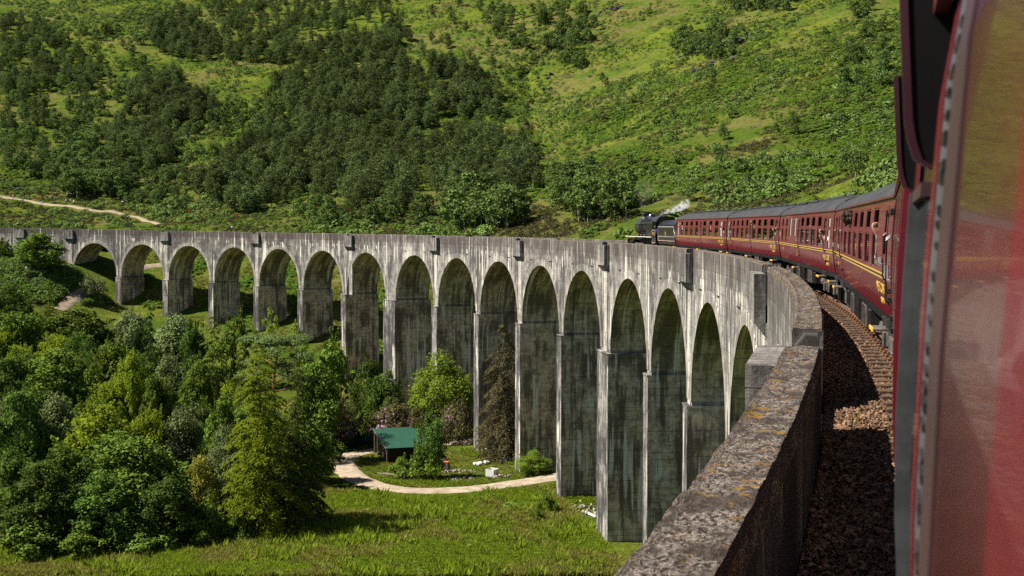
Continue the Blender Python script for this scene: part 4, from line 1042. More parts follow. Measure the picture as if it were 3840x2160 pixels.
# steam and smoke
def puff(name, label, P, size, dens, col, seed, group=None):
    r = np.random.default_rng(seed); bm = bmesh.new()
    for p, s_ in zip(P, size):
        bmesh.ops.create_icosphere(bm, subdivisions=2, radius=s_, matrix=Matrix.Translation(p))
    me = bpy.data.meshes.new(name); bm.to_mesh(me); bm.free()
    t = bpy.data.materials.new(name); t.use_nodes = True; n_ = t.node_tree; n_.nodes.clear(); o_ = n_.nodes.new('ShaderNodeOutputMaterial'); v_ = n_.nodes.new('ShaderNodeVolumePrincipled')
    tc = n_.nodes.new('ShaderNodeTexCoord'); nz = n_.nodes.new('ShaderNodeTexNoise'); nz.inputs['Scale'].default_value = 2.6; nz.inputs['Detail'].default_value = 5
    mr = n_.nodes.new('ShaderNodeMapRange'); mr.inputs['From Min'].default_value = .47; mr.inputs['From Max'].default_value = .70; mr.inputs['To Max'].default_value = dens
    n_.links.new(tc.outputs['Object'], nz.inputs['Vector']); n_.links.new(nz.outputs[0], mr.inputs['Value']); n_.links.new(mr.outputs[0], v_.inputs['Density'])
    v_.inputs['Color'].default_value = (*col, 1); n_.links.new(v_.outputs[0], o_.inputs['Volume']); me.materials.append(t)
    o = ob(name, me); return tag(o, label, None, None, 'stuff')
def lw(o, p): return o.matrix_world @ Vector(p)
bpy.context.view_layer.update()
puff('steam', 'thin white steam drifting above the engine cab', [lw(LO, (-2.9-.8*k, .1, 3.78+.07*k+.10*math.sin(k*2.1))) for k in range(11)], [.16+.030*k for k in range(11)], 3.2, (.97, .97, .97), 3)
puff('smoke', 'faint dark smoke rising from the chimney', [lw(LO, (3.4-.25*k, .1*k, 4.2+.42*k)) for k in range(6)], [.38+.12*k for k in range(6)], .8, (.16, .18, .15), 4)

# ------------------------------------------------------------------ plants
def leaf_quads(C, N, size, asp, r, pts=4):
    """diamond leaves at C facing N (unit-ish), size per leaf"""
    n = len(C); N = N/np.maximum(np.linalg.norm(N, axis=1), 1e-6)[:, None]
    A = r.normal(size=(n, 3)); T = A-(A*N).sum(1)[:, None]*N; T /= np.maximum(np.linalg.norm(T, axis=1), 1e-6)[:, None]; B = np.cross(N, T)
    s = np.asarray(size).reshape(-1, 1)*np.ones((n, 1)); bend = N*s*.12
    v = np.stack([C-T*s*.5, C+B*s*asp*.5+bend, C+T*s*.5, C-B*s*asp*.5+bend], 1)
    return v.reshape(-1, 3), np.arange(n*4).reshape(-1, 4)
def limb_mesh(mb, H_, rad, r, lean=.04, limbs=6, h0=.35, spread=.35):
    top = np.array([r.normal()*lean*H_, r.normal()*lean*H_, H_*.86])
    mid = top*.5+np.array([r.normal(), r.normal(), 0])*lean*H_*.4
    mb.tube([(0, 0, -.6), (0, 0, 0.05), tuple(mid), tuple(top)], [rad*1.25, rad, rad*.62, rad*.15], 7)
    for k in range(limbs):
        t = h0+(.85-h0)*(k+r.random())/limbs; p = mid*(t/.5) if t < .5 else mid+(top-mid)*((t-.5)/.5)
        a = r.random()*2*PI; L = spread*H_*(1.05-t)*(.7+.6*r.random()); e = p+np.array([math.cos(a)*L, math.sin(a)*L, L*.55])
        mb.tube([tuple(p), tuple((p+e)/2+np.array([0, 0, -.03*L])), tuple(e)], [rad*.42*(1.1-t), rad*.28*(1.1-t), rad*.08], 5)
def crown_broad(Hh, W_, n, leaf, r, lobes=16, base=.18, asp=.72, flat=1.0, droop=0.0, top=1.0):
    """uneven crown of leaf lobes of many sizes with sprigs standing out, Hh tall and W_ wide"""
    cz = Hh*(base+(1-base)*.5); a, c = W_*.5, Hh*(1-base)*.5
    C, N, S = [], [], []; LC_ = []
    for k in range(lobes):
        g = (k+.5)/lobes; z = 1-2*g; ph = k*2.39996+r.random()*1.2; q = math.sqrt(max(0, 1-z*z)); f = .40+.58*r.random()**.8
        taper = 1.0-.42*max(0, z)*(1 if top < 1 else .5)
        LC_.append((np.array([math.cos(ph)*q*a*f*taper, math.sin(ph)*q*a*f*taper, cz+z*c*(.52+.40*r.random())*flat]), a*(.17+.27*r.random()**1.5), .7+.7*r.random()))
    tot = sum(l[1]**1.7 for l in LC_); lean = r.normal(size=2)*a*.12
    for p, rad, el in LC_:
        m = max(8, int(n*.82*rad**1.7/tot)); d = r.normal(size=(m, 3)); d /= np.linalg.norm(d, axis=1)[:, None]
        d[:, 2] = np.where((d[:, 2] < -.2) & (r.random(m) < .6), -d[:, 2], d[:, 2])
        jag = .62+.62*r.random(m)**1.2; rr = rad*jag; q = p+d*rr[:, None]*np.array([1, 1, .8*el]); q[:, :2] += lean*((q[:, 2:3]-cz)/c)
        if droop: q[:, 2] -= droop*np.hypot(q[:, 0], q[:, 1])*r.random(m)
        C.append(q); N.append(d*.6+np.array([0, 0, .5])+r.normal(size=(m, 3))*.55); S.append(leaf*(.5+1.0*r.random(m)))
    for k in range(max(6, lobes)):          # sprigs
        p, rad, el = LC_[r.integers(len(LC_))]; d = r.normal(size=3); d[2] = abs(d[2])*1.2+.2; d /= np.linalg.norm(d); m = max(5, int(n*.18/lobes)); t = r.random(m)
        q = p+d*(rad*.8+t[:, None]*rad*1.0)+r.normal(size=(m, 3))*rad*.20*(1.1-t[:, None]); C.append(q); N.append(d*.4+r.normal(size=(m, 3))*.7+np.array([0, 0, .4])); S.append(leaf*(.5+.7*r.random(m)))
    C = np.concatenate(C); ok = C[:, 2] > .05; return leaf_quads(C[ok], np.concatenate(N)[ok], np.concatenate(S)[ok], asp, r)
def crown_conifer(Hh, W_, n, leaf, r, base=.04, power=.8, droop=.25, whorl=16, asp=.42, rag=.35, spray=.5):
    C, N, S = [], [], []; br = []
    for k in range(whorl):
        t = base+(1-base)*(k+.4*r.random())/whorl; L = W_*.5*(1-t)**power*(1-rag*.5+rag*r.random())+.05*W_
        for j in range(max(4, int(9*(1-t)+3))):
            br.append((t, r.random()*2*PI, L*(1-rag*.6+rag*1.2*r.random())))
    tot = sum(b_[2] for b_ in br)
    for t, a, L in br:
        m = max(3, int(n*L/tot)); f = r.random(m)**.65; ca, sa = math.cos(a), math.sin(a)
        side = r.normal(size=m)*spray*L*.22*(1.1-f*.6)
        x = ca*f*L-sa*side; y = sa*f*L+ca*side; z = t*Hh-droop*L*f**1.4+L*.10*np.sin(f*3)-np.abs(side)*.25*droop+r.normal(size=m)*.035*Hh/10
        C.append(np.stack([x, y, z], 1)); N.append(np.stack([ca*.75+r.normal(size=m)*.55, sa*.75+r.normal(size=m)*.55, .55+r.normal(size=m)*.45], 1)); S.append(leaf*(.55+.8*r.random(m)))
    C = np.concatenate(C); ok = C[:, 2] > .02
    return leaf_quads(C[ok], np.concatenate(N)[ok], np.concatenate(S)[ok], asp, r)
def tree_mesh(name, crown, mats, Hh, rad, r, limbs=5, extra=None, one=True):
    """single mesh: foliage then wood"""
    v, f = crown; mb = MB(); limb_mesh(mb, Hh, rad, r, limbs=limbs)
    V = np.r_[v, np.array(mb.v)]; Fs = [tuple(x) for x in f]+[tuple(i+len(v) for i in q) for q in mb.f]
    return mesh_np(name, V, Fs, mats, [0]*len(f)+[1]*len(mb.f))
# --- small prototypes for the hillside (one mesh each: they show no parts at that size); unit height 1 m scaled later
HILL = {'pine': [], 'birch': []}
for k in range(5):
    r = np.random.default_rng(100+k); a = crown_broad(10, 5.6+r.random()*1.6, 900, .62, r, lobes=22, base=.10, asp=.5, top=.5)
    b_ = crown_conifer(10.6, 5.0, 520, .62, r, base=.12, power=.75, droop=-.12, whorl=10, rag=.5)
    v = np.r_[a[0], b_[0]]; f = np.r_[a[1], b_[1]+len(a[0])]
    HILL['pine'].append(tree_mesh('pine_tree', (v, f), [MAT['pine'], MAT['bark']], 10, .18, r, 3))
for k in range(5):
    r = np.random.default_rng(200+k); HILL['birch'].append(tree_mesh('birch_tree', crown_broad(7, 4.2+r.random()*1.6, 950, .50, r, lobes=14, base=.06, asp=.7, droop=.12, top=.5), [MAT['birch'], MAT['whitebark']], 7, .10, r, 4))
def in_poly(x, y, poly):
    c = np.zeros(len(x), bool); n = len(poly)
    for i in range(n):
        x0, y0 = poly[i]; x1, y1 = poly[(i+1) % n]
        s = ((y0 > y) != (y1 > y)) & (x < (x1-x0)*(y-y0)/((y1-y0) if y1 != y0 else 1e-9)+x0); c ^= s
    return c
ZONES = [   # (polygon in 2576-wide pixels, kind, how many tries, size factor)
    ('pine', 800, (.45, 1.08), [(420,430),(520,470),(590,420),(640,330),(720,300),(690,215),(800,185),(980,165),(1110,160),(1190,180),(1262,245),(1255,300),(1130,310),(1040,345),(1060,420),(1062,470),(1000,505),(900,480),(820,505),(740,500),(690,540),(600,545),(520,500)]),
    ('pine', 130, (.6, 1.05), [(1085,370),(1160,305),(1240,330),(1330,385),(1375,470),(1345,505),(1250,520),(1150,535),(1080,480)]),
    ('pine', 210, (.5, .9), [(510,20),(600,0),(800,10),(980,0),(985,40),(880,75),(760,95),(650,110),(560,95),(560,60)]),
    ('pine', 110, (.7, 1.0), [(370,70),(470,40),(540,90),(560,140),(520,170),(440,150),(380,130)]),
    ('pine', 130, (.75, 1.05), [(540,140),(640,120),(760,110),(930,110),(1010,60),(1040,100),(960,150),(800,170),(690,165),(600,175)]),
    ('pine', 150, (.55, 1.0), [(0,60),(90,60),(170,130),(250,170),(230,230),(130,215),(60,280),(0,260)]),
    ('pine', 80, (.75, 1.1), [(300,230),(420,190),(480,240),(560,290),(430,330),(330,280)]),
    ('pine', 60, (.7, 1.05), [(250,340),(420,330),(430,430),(330,420)]),
    ('pine', 70, (.6, .9), [(700,150),(1000,105),(1020,180),(780,280),(640,270)]),
    ('pine', 28, (.7, 1.0), [(840,480),(1060,470),(1050,540),(870,545)]),
    ('pine', 60, (.5, 1.0), [(0,250),(300,200),(430,330),(420,470),(200,480),(0,420)]),
    ('pine', 50, (.45, .9), [(600,0),(1250,0),(1250,170),(1000,200),(700,250)]),
    ('birch', 120, (.4, .9), [(430,330),(640,250),(1000,120),(1250,200),(1330,380),(1100,480),(700,530),(430,470)]),
    ('birch', 210, (.6, 1.3), [(0,90),(330,70),(420,180),(440,320),(420,470),(180,480),(0,430)]),
    ('birch', 70, (.6, 1.0), [(440,300),(720,230),(760,330),(560,400),(430,400)]),
    ('birch', 60, (.9, 1.5), [(130,420),(210,400),(290,440),(300,500),(180,505)]),
    ('birch', 40, (.6, .9), [(220,440),(420,440),(560,530),(330,545)]),
    ('birch', 46, (1.0, 1.5), [(1120,530),(1250,525),(1310,560),(1300,580),(1130,585)]),
    ('birch', 55, (.8, 1.3), [(1390,470),(1480,450),(1530,480),(1590,520),(1580,560),(1400,560)]),
    ('birch', 50, (.8, 1.35), [(1300,40),(1400,10),(1500,40),(1490,180),(1420,170),(1360,110)]),
    ('birch', 30, (.8, 1.3), [(1200,20),(1300,40),(1330,140),(1250,110)]),
    ('birch', 34, (.7, 1.2), [(1660,90),(1760,75),(1860,90),(1890,140),(1780,160),(1680,130)]),
    ('birch', 40, (.8, 1.3), [(1800,0),(2010,0),(1990,30),(1840,35)]),
    ('birch', 70, (.35, .75), [(1500,180),(2230,60),(2230,450),(1650,520),(1450,400)]),
    ('birch', 26, (.7, 1.1), [(2130,30),(2230,0),(2230,280),(2100,270)]),
    ('birch', 22, (.6, 1.0), [(700,545),(1100,545),(1090,570),(760,575)]),
    ('birch', 16, (.6, 1.0), [(440,0),(600,0),(610,40),(460,50)]),
    ('birch', 34, (.3, .6), [(1080,160),(1330,180),(1330,400),(1250,330),(1200,180)]),
]
ORD = ['first', 'second', 'third', 'fourth', 'fifth', 'sixth', 'seventh', 'eighth', 'ninth', 'tenth', 'eleventh', 'twelfth', 'thirteenth', 'fourteenth']
AX = [235, 361, 476, 589, 701, 812, 926, 1043, 1150, 1256, 1359, 1466, 1584, 1687]
def where(x, y):
    row = ['at the picture top', 'high up', 'on the upper slope', 'above mid-slope', 'at mid-slope', 'below mid-slope', 'low down', 'near the slope foot', 'just behind the parapet'][int(np.searchsorted([40, 110, 180, 250, 320, 390, 450, 510], y))]
    if x < 1530:
        k = int(np.argmin([abs(x-a) for a in AX[:12]])); d = x-AX[k]
        col = ('%s the %s arch from the left' % ('left above' if d < -19 else 'right above' if d > 19 else 'straight above', ORD[k])) if x > 180 else 'by the left picture edge' if x < 90 else 'left of the leftmost arch'
    else:
        nm = ['the engine', 'the tender', 'the first carriage', 'the second carriage', 'the third carriage', 'the fourth carriage']; b_ = [1530, 1645, 1700, 1830, 1960, 2095, 2240]
        k = min(5, int(np.searchsorted(b_, x)-1)); col = ('above the front half of ' if x < (b_[k]+b_[k+1])/2 else 'above the rear half of ')+nm[k]
    return row+' '+col
TREES = []
rz = np.random.default_rng(77); taken = []
for kind, n, (s0, s1), poly in ZONES:
    px = np.array(poly, float); lo, hi = px.min(0), px.max(0); q = lo+(hi-lo)*rz.random((n*4, 2)); q = q[in_poly(q[:, 0], q[:, 1], poly)][:n]
    P = hit(q[:, 0], q[:, 1], 150)
    for a, p in zip(q, P):
        if np.isnan(p[0]): continue
        if taken and np.min(np.hypot(*(np.array(taken)[:, :2]-p[:2]).T)) < (1.9 if kind == 'pine' else 1.7): continue
        o = math.hypot(p[0]+RAD+LAT, p[1])-RAD
        if o < 9: continue
        taken.append(p); TREES.append((kind, p, s0+(s1-s0)*rz.random(), a))
TREES.sort(key=lambda t: -t[2]/float(np.dot(t[1], FWD)))
def gn_stuff(name, protos, P, rot, scl, idx, label, tilt=None):
    """one object that scatters small plants: points with rotation, size and kind"""
    me = bpy.data.meshes.new(name); me.vertices.add(len(P)); me.vertices.foreach_set('co', np.asarray(P, np.float32).ravel())
    for nm, typ, arr in (('rz', 'FLOAT', rot), ('sc', 'FLOAT', scl), ('ix', 'INT', idx)):
        at = me.attributes.new(nm, typ, 'POINT'); at.data.foreach_set('value', np.asarray(arr, np.float32 if typ == 'FLOAT' else np.int32))
    o = ob(name, me); c = bpy.data.collections.new(name+'_kinds')
    for k, m_ in enumerate(protos):
        q = bpy.data.objects.new('%s_kind' % name, m_); c.objects.link(q)
    ng = bpy.data.node_groups.new(name, 'GeometryNodeTree'); ng.interface.new_socket('Geometry', in_out='INPUT', socket_type='NodeSocketGeometry'); ng.interface.new_socket('Geometry', in_out='OUTPUT', socket_type='NodeSocketGeometry')
    N = ng.nodes; gi = N.new('NodeGroupInput'); go = N.new('NodeGroupOutput'); ip = N.new('GeometryNodeInstanceOnPoints'); ci = N.new('GeometryNodeCollectionInfo')
    ci.inputs['Collection'].default_value = c; ci.inputs['Separate Children'].default_value = True; ci.inputs['Reset Children'].default_value = True
    def attr(nm, typ):
        a = N.new('GeometryNodeInputNamedAttribute'); a.data_type = typ; a.inputs[0].default_value = nm; return a.outputs[0]
    cx = N.new('ShaderNodeCombineXYZ'); L = ng.links
    L.new(attr('rz', 'FLOAT'), cx.inputs[2]); L.new(gi.outputs[0], ip.inputs['Points']); L.new(ci.outputs[0], ip.inputs['Instance'])
    ip.inputs['Pick Instance'].default_value = True; L.new(attr('ix', 'INT'), ip.inputs['Instance Index']); L.new(cx.outputs[0], ip.inputs['Rotation']); L.new(attr('sc', 'FLOAT'), ip.inputs['Scale'])
    L.new(ip.outputs[0], go.inputs[0]); md = o.modifiers.new('scatter', 'NODES'); md.node_group = ng
    return tag(o, label, None, None, 'stuff')
cnt = {'pine': 0, 'birch': 0}; rest = {'pine': [], 'birch': []}
TL = {'pine': 'dark pine ', 'birch': 'pale birch '}
for kind, p, s, a in TREES:
    if cnt[kind] < 298:
        cnt[kind] += 1; me = HILL[kind][rz.integers(5)]; o = ob(kind+'_tree', me); wv = .85+.3*rz.random()
        o.location = (p[0], p[1], p[2]-.15); o.rotation_euler = (0, 0, rz.random()*6.28); o.scale = (s*wv, s*wv, s)
        wh = where(*a); tag(o, (('tall ' if s > 1.08 else 'small ' if s < .78 else '')+TL[kind]+wh), kind+' tree', ('pines ' if kind == 'pine' else 'birches ')+wh)
    else: rest[kind].append((p, s))
PLACES = ['leftmost', 'second-from-left', 'third-from-left', 'fourth-from-left', 'fifth-from-left', 'sixth-from-left', 'seventh-from-left', 'eighth-from-left', 'ninth-from-left', 'tenth-from-left']
def order_labels(lst):
    by = {}
    for o in lst: by.setdefault(o['label'], []).append(o)
    for lab, os_ in by.items():
        if len(os_) < 2 or len(lab.split()) > 15: continue
        os_.sort(key=lambda o: float(project(np.array(o.location))[0, 0]))
        for k, o in enumerate(os_[:10]): o['label'] = PLACES[k]+' '+lab
HILLOBS = [o for o in COL.objects if o.get('category') in ('pine tree', 'birch tree')]; order_labels(HILLOBS)
for kind in rest:
    if rest[kind]:
        n = len(rest[kind]); gn_stuff('distant_%s_wood' % kind, HILL[kind], [(p[0], p[1], p[2]-.15) for p, s in rest[kind]], rz.random(n)*6.28, [s for p, s in rest[kind]], rz.integers(0, 5, n), 'far %s trees scattered over the top of the hillside' % kind)
print('hill trees', len(TREES), cnt, {k: len(v) for k, v in rest.items()})

# --- ground cover
def clump(kind, k):
    r = np.random.default_rng(300+k+hash(kind) % 50 if False else 300+k)
    if kind == 'bracken':
        n = 46; a = r.random(n)*6.28; d = r.random(n)**.6*.75; C = np.stack([np.cos(a)*d, np.sin(a)*d, .25+.45*(1-d)+.25*r.random(n)], 1)
        return leaf_quads(C, np.stack([np.cos(a)*.5, np.sin(a)*.5, np.ones(n)*.8], 1)+r.normal(size=(n, 3))*.3, .45*(.7+.6*r.random(n)), .45, r)
    if kind == 'bush':
        n = 70; d = r.normal(size=(n, 3)); d /= np.linalg.norm(d, axis=1)[:, None]; d[:, 2] = np.abs(d[:, 2]); C = d*(.55+.35*r.random((n, 1)))*np.array([1, 1, .95])
        return leaf_quads(C, d+r.normal(size=(n, 3))*.5, .38*(.6+.7*r.random(n)), .65, r)
    if kind == 'heather':
        n = 44; d = r.normal(size=(n, 3)); d /= np.linalg.norm(d, axis=1)[:, None]; d[:, 2] = np.abs(d[:, 2])*.6; C = d*(.5+.3*r.random((n, 1)))
        return leaf_quads(C, d+r.normal(size=(n, 3))*.5+np.array([0, 0, .3]), .3*(.6+.7*r.random(n)), .6, r)
    if kind in ('tuft', 'rush'):
        n = 26; a = r.random(n)*6.28; d = r.random(n)*.28; x, y = np.cos(a)*d, np.sin(a)*d; hgt = (.30+.35*r.random(n)); le = .12+.25*r.random(n); b = r.random(n)*6.28
        w_ = .028+.02*r.random(n); V = []
        for i in range(n):
            tx, ty = np.cos(b[i])*w_[i], np.sin(b[i])*w_[i]; ox, oy = np.cos(a[i])*le[i], np.sin(a[i])*le[i]
            V += [(x[i]-tx, y[i]-ty, -.05), (x[i]+tx, y[i]+ty, -.05), (x[i]+ox*.5+tx*.7, y[i]+oy*.5+ty*.7, hgt[i]*.7), (x[i]+ox, y[i]+oy, hgt[i])]
        return np.array(V), np.arange(4*n).reshape(-1, 4)
def protos(kind, mat, n=3): return [mesh_np(kind+'_clump', *clump(kind, k), [MAT[mat]]) for k in range(n)]
PR = {'bracken': protos('bracken', 'bracken'), 'bush': protos('bush', 'birch'), 'heather': protos('heather', 'heather'), 'tuft': protos('tuft', 'tuft'), 'rush': protos('rush', 'rush'), 'dbush': protos('bush', 'broad')}
rg = np.random.default_rng(99)
def scatter_px(n, poly, start=150):
    px = np.array(poly, float); lo, hi = px.min(0), px.max(0); q = lo+(hi-lo)*rg.random((n, 2)); q = q[in_poly(q[:, 0], q[:, 1], poly)]
    P = hit(q[:, 0], q[:, 1], start); ok = ~np.isnan(P[:, 0]); return P[ok], q[ok]
def keep(P, amp, freq, thr, seed): return fbm(P[:, 0]*freq, P[:, 1]*freq, 4, seed)+amp*(rg.random(len(P))-.5) > thr
def off_of(P): return np.hypot(P[:, 0]+RAD+LAT, P[:, 1])-RAD
def put(name, kind, P, lo, hi, label):
    P = P[off_path(P, .1 if kind in ('tuft', 'rush') else .9)]; n = len(P)
    if n: gn_stuff(name, PR[kind], P, rg.random(n)*6.28, lo+(hi-lo)*rg.random(n), rg.integers(0, 3, n), label)
    print(name, n)
HILLP = [(-250,-10),(2800,-60),(2800,640),(1600,600),(700,600),(-250,575)]
P, q = scatter_px(82000, HILLP); P = P[off_of(P) > 8]
px_ = project(P); thin = (px_[:, 1] > 500) & (px_[:, 0] < 1400) & (rg.random(len(P)) < .7); P = P[~thin]
put('bracken', 'bracken', P[keep(P, .12, 1/26, .015, 61)], .3, 1.2, 'bright green bracken spread over the hillside')
P, q = scatter_px(40000, [(1430,300),(1560,210),(1800,170),(2000,40),(2240,60),(2800,40),(2800,560),(2240,420),(2050,330),(1800,280),(1600,300),(1480,360)]); put('bracken_bank', 'bracken', P[keep(P, .2, 1/30, -.06, 62)], .3, 1.0, 'dense bracken on the right-hand slope')
P, q = scatter_px(20500, HILLP); P = P[off_of(P) > 8]
put('hill_scrub', 'bush', P[keep(P, .12, 1/20, .085, 63)], .5, 2.4, 'low birch scrub on the hillside')
P, q = scatter_px(3500, [(-20,-10),(600,-10),(560,120),(-20,110)]); put('upper_scrub', 'bush', P[keep(P, .3, 1/22, -.02, 67)], .6, 2.2, 'birch scrub along the top left of the hillside')
P, q = scatter_px(33000, HILLP); P = P[off_of(P) > 8]
put('heather', 'heather', P[keep(P, .1, 1/16, .08, 64)], .7, 1.5, 'dark heather tussocks on the hillside')
P, q = scatter_px(22000, [(1400,20),(2240,-10),(2800,0),(2800,620),(2240,560),(1650,560),(1400,420)]); P = P[off_of(P) > 8]; put('slope_heather', 'heather', P[keep(P, .15, 1/18, .06, 68)], .5, 1.5, 'brown heather patches over the right-hand slope')
P, q = scatter_px(9000, [(-20,440),(420,440),(700,520),(1400,520),(1400,600),(-20,575)]); P = P[off_of(P) > 8]; put('moor_heather', 'heather', P[keep(P, .2, 1/9, .03, 65)], .5, 1.3, 'dark heather beside the pale path')
P, q = scatter_px(6000, [(-20,430),(420,430),(900,520),(1250,560),(1250,600),(-20,575)]); put('moor_scrub', 'bush', P[keep(P, .2, 1/12, .08, 66)], .4, 1.2, 'green scrub beside the pale path')
# grass under and in front of the arches
VAL = [(820,1240),(1000,1245),(1400,1230),(1640,1250),(1640,1460),(-20,1460),(-20,1400),(560,1330),(800,1300)]
P, q = scatter_px(75000, VAL, 90); o = off_of(P); P = P[(o < -1)]
a = keep(P, .22, 1/8, .085, 71); put('meadow_grass', 'tuft', P[~a], .25, 1.15, 'tall green grass in the meadow at the bottom'); put('meadow_weeds', 'dbush', P[(rg.random(len(P)) < .012) & keep(P, .2, 1/10, .02, 75)], .3, .9, 'low weeds scattered in the meadow'); tl = (rg.random(len(P)) < .05) & keep(P, .1, 1/6, .05, 76); put('meadow_tussocks', 'tuft', P[tl], 1.2, 2.3, 'tall dark tussocks standing up in the meadow'); put('meadow_rushes', 'rush', P[a], .5, 1.5, 'straw-coloured rushes in the meadow')
P, q = scatter_px(12000, [(870,1140),(1190,1115),(1300,1130),(1500,1190),(1500,1290),(1380,1290),(900,1250)], 110); n0 = keep(P, .2, 1/5, .02, 72); put('yard_dry_grass', 'rush', P[~n0 & (rg.random(len(P)) < .45)], .25, .6, 'dry straw-coloured grass round the shed'); put('yard_grass', 'tuft', P[n0], .35, .7, 'short grass round the shed')
P, q = scatter_px(14000, [(300,640),(1190,640),(1190,900),(760,900),(420,800),(300,760)], 180); P = P[off_of(P) > -12]; n0 = keep(P, .2, 1/6, -.02, 73); put('bank_grass', 'rush', P[n0], .5, 1.0, 'rough grass on the bank beneath the arches'); put('bank_bracken', 'bracken', P[keep(P, .2, 1/9, .10, 74)], .5, 1.0, 'bracken on the bank beneath the arches')

P, q = scatter_px(5200, [(-20,600),(180,600),(300,690),(420,720),(420,800),(300,770),(-20,760)], 180); P = P[off_of(P) < -2]
put('left_bank_scrub', 'bush', P[keep(P, .3, 1/14, .06, 81)], .5, 1.6, 'green scrub on the bank left of the first arch'); put('left_bank_bracken', 'bracken', P[keep(P, .3, 1/10, .0, 82)], .6, 1.2, 'bracken on the bank left of the first arch')
# --- trees in front of the viaduct
def base_pt(x, depth, side=0):
    D = ray([x], [900])[0]; P = D*depth; z = float(H(P[0], P[1])); return np.array([P[0], P[1], z])
def top_h(x, y, depth, zb): return unproj(x, y, depth)[2]-zb
FORE = {}
def fore_mesh(kind, k):
    key = (kind, k)
    if key in FORE: return FORE[key]
    r = np.random.default_rng(1000+k*17+sum(map(ord, kind)))
    tall = {'broad': (10, 8, 14000, .31), 'bright': (10, 9, 14000, .29), 'yellow': (10, 7.5, 12000, .31), 'grey': (10, 7, 14000, .26), 'dark': (10, 8, 13000, .30), 'gold': (8, 5, 2600, .34), 'bush': (3, 4.6, 2600, .24), 'rhodo': (4, 6, 6000, .22), 'sapling': (8, 4, 900, .34)}
    mats = {'broad': 'broad', 'bright': 'bright', 'yellow': 'yellow', 'grey': 'grey', 'dark': 'dark', 'gold': 'gold', 'bush': 'broad', 'rhodo': 'rhodo', 'sapling': 'bright', 'larch': 'larch', 'cypress': 'cypress', 'goldlarch': 'yellow', 'spruce': 'dark', 'brownspruce': 'brownspruce', 'palebush': 'grey'}
    kk = {'palebush': 'bush'}.get(kind, kind)
    if kk in tall:
        h, w_, n, lf = tall[kk]; cr = crown_broad(h, w_*(.9+.2*r.random()), n, lf, r, lobes=34 if kk not in ('bush', 'sapling') else 12, base=.02 if kk in ('bush', 'rhodo') else .07, asp=.72, droop=.15 if kk == 'grey' else .05, top=.6)
    else:
        h, w_, n, lf, pw, dr, wl, rg_ = {'larch': (16, 7.5, 14000, .36, .7, .28, 24, .4), 'goldlarch': (18, 10, 24000, .37, .66, .30, 30, .38), 'cypress': (17, 8.5, 22000, .36, .58, .42, 32, .36), 'spruce': (14, 3.8, 3800, .42, .85, .5, 22, .55), 'brownspruce': (18, 10, 20000, .40, .66, .38, 34, .38)}[kk]
        cr = crown_conifer(h, w_, n, lf, r, .03, pw, dr, wl, .36, rg_)
    mb = MB(); limb_mesh(mb, h, h*.014, r, limbs=9 if kk in tall else 4, lean=.03 if kk in tall else .005)
    wood = 'whitebark' if kind in ('grey',) else 'bark'
    FORE[key] = (mesh_np('crown', cr[0], cr[1], [MAT[mats[kind]]]), mb.mesh('trunk', MAT[wood]), h, w_)
    return FORE[key]
FN = {'broad': ('broadleaf_tree', 'tree'), 'bright': ('broadleaf_tree', 'tree'), 'yellow': ('broadleaf_tree', 'tree'), 'grey': ('willow_tree', 'willow'), 'dark': ('broadleaf_tree', 'tree'), 'gold': ('sapling', 'young tree'), 'bush': ('shrub', 'shrub'), 'palebush': ('shrub', 'shrub'), 'rhodo': ('rhododendron', 'rhododendron'),
      'sapling': ('sapling', 'young tree'), 'larch': ('larch_tree', 'larch'), 'goldlarch': ('conifer_tree', 'conifer'), 'cypress': ('conifer_tree', 'conifer'), 'spruce': ('spruce_tree', 'spruce'), 'brownspruce': ('spruce_tree', 'spruce')}
FCOUNT = [0]
def plant(kind, x, ytop, depth, wpx, label, group=None, flowers=0):
    k = FCOUNT[0] % 3; FCOUNT[0] += 1; cr, tr, h, w_ = fore_mesh(kind, k); b = base_pt(x, depth); H_ = max(.8, top_h(x, ytop, depth, b[2])); W_ = wpx*1.490683/F_PX*depth
    e = empty(FN[kind][0], (b[0], b[1], b[2]-.1)); e.rotation_euler = (0, 0, random.random()*6.28); e.scale = (W_/w_*1.06, W_/w_*1.06, H_/h*1.02)
    tag(e, label, FN[kind][1], group); ob('crown', cr, e); ob('trunk', tr, e)
    if flowers:
        r = np.random.default_rng(FCOUNT[0]); d = r.normal(size=(flowers, 3)); d /= np.linalg.norm(d, axis=1)[:, None]; d[:, 2] = np.abs(d[:, 2]); C = d*np.array([w_*.42, w_*.42, h*.62])*(.85+.25*r.random((flowers, 1)))+np.array([0, 0, h*.3])
        ob('blossom', mesh_np('blossom', *leaf_quads(C, d, .30*(.6+.6*r.random(flowers)), .9, r), [MAT['flower']]), e)
    return e
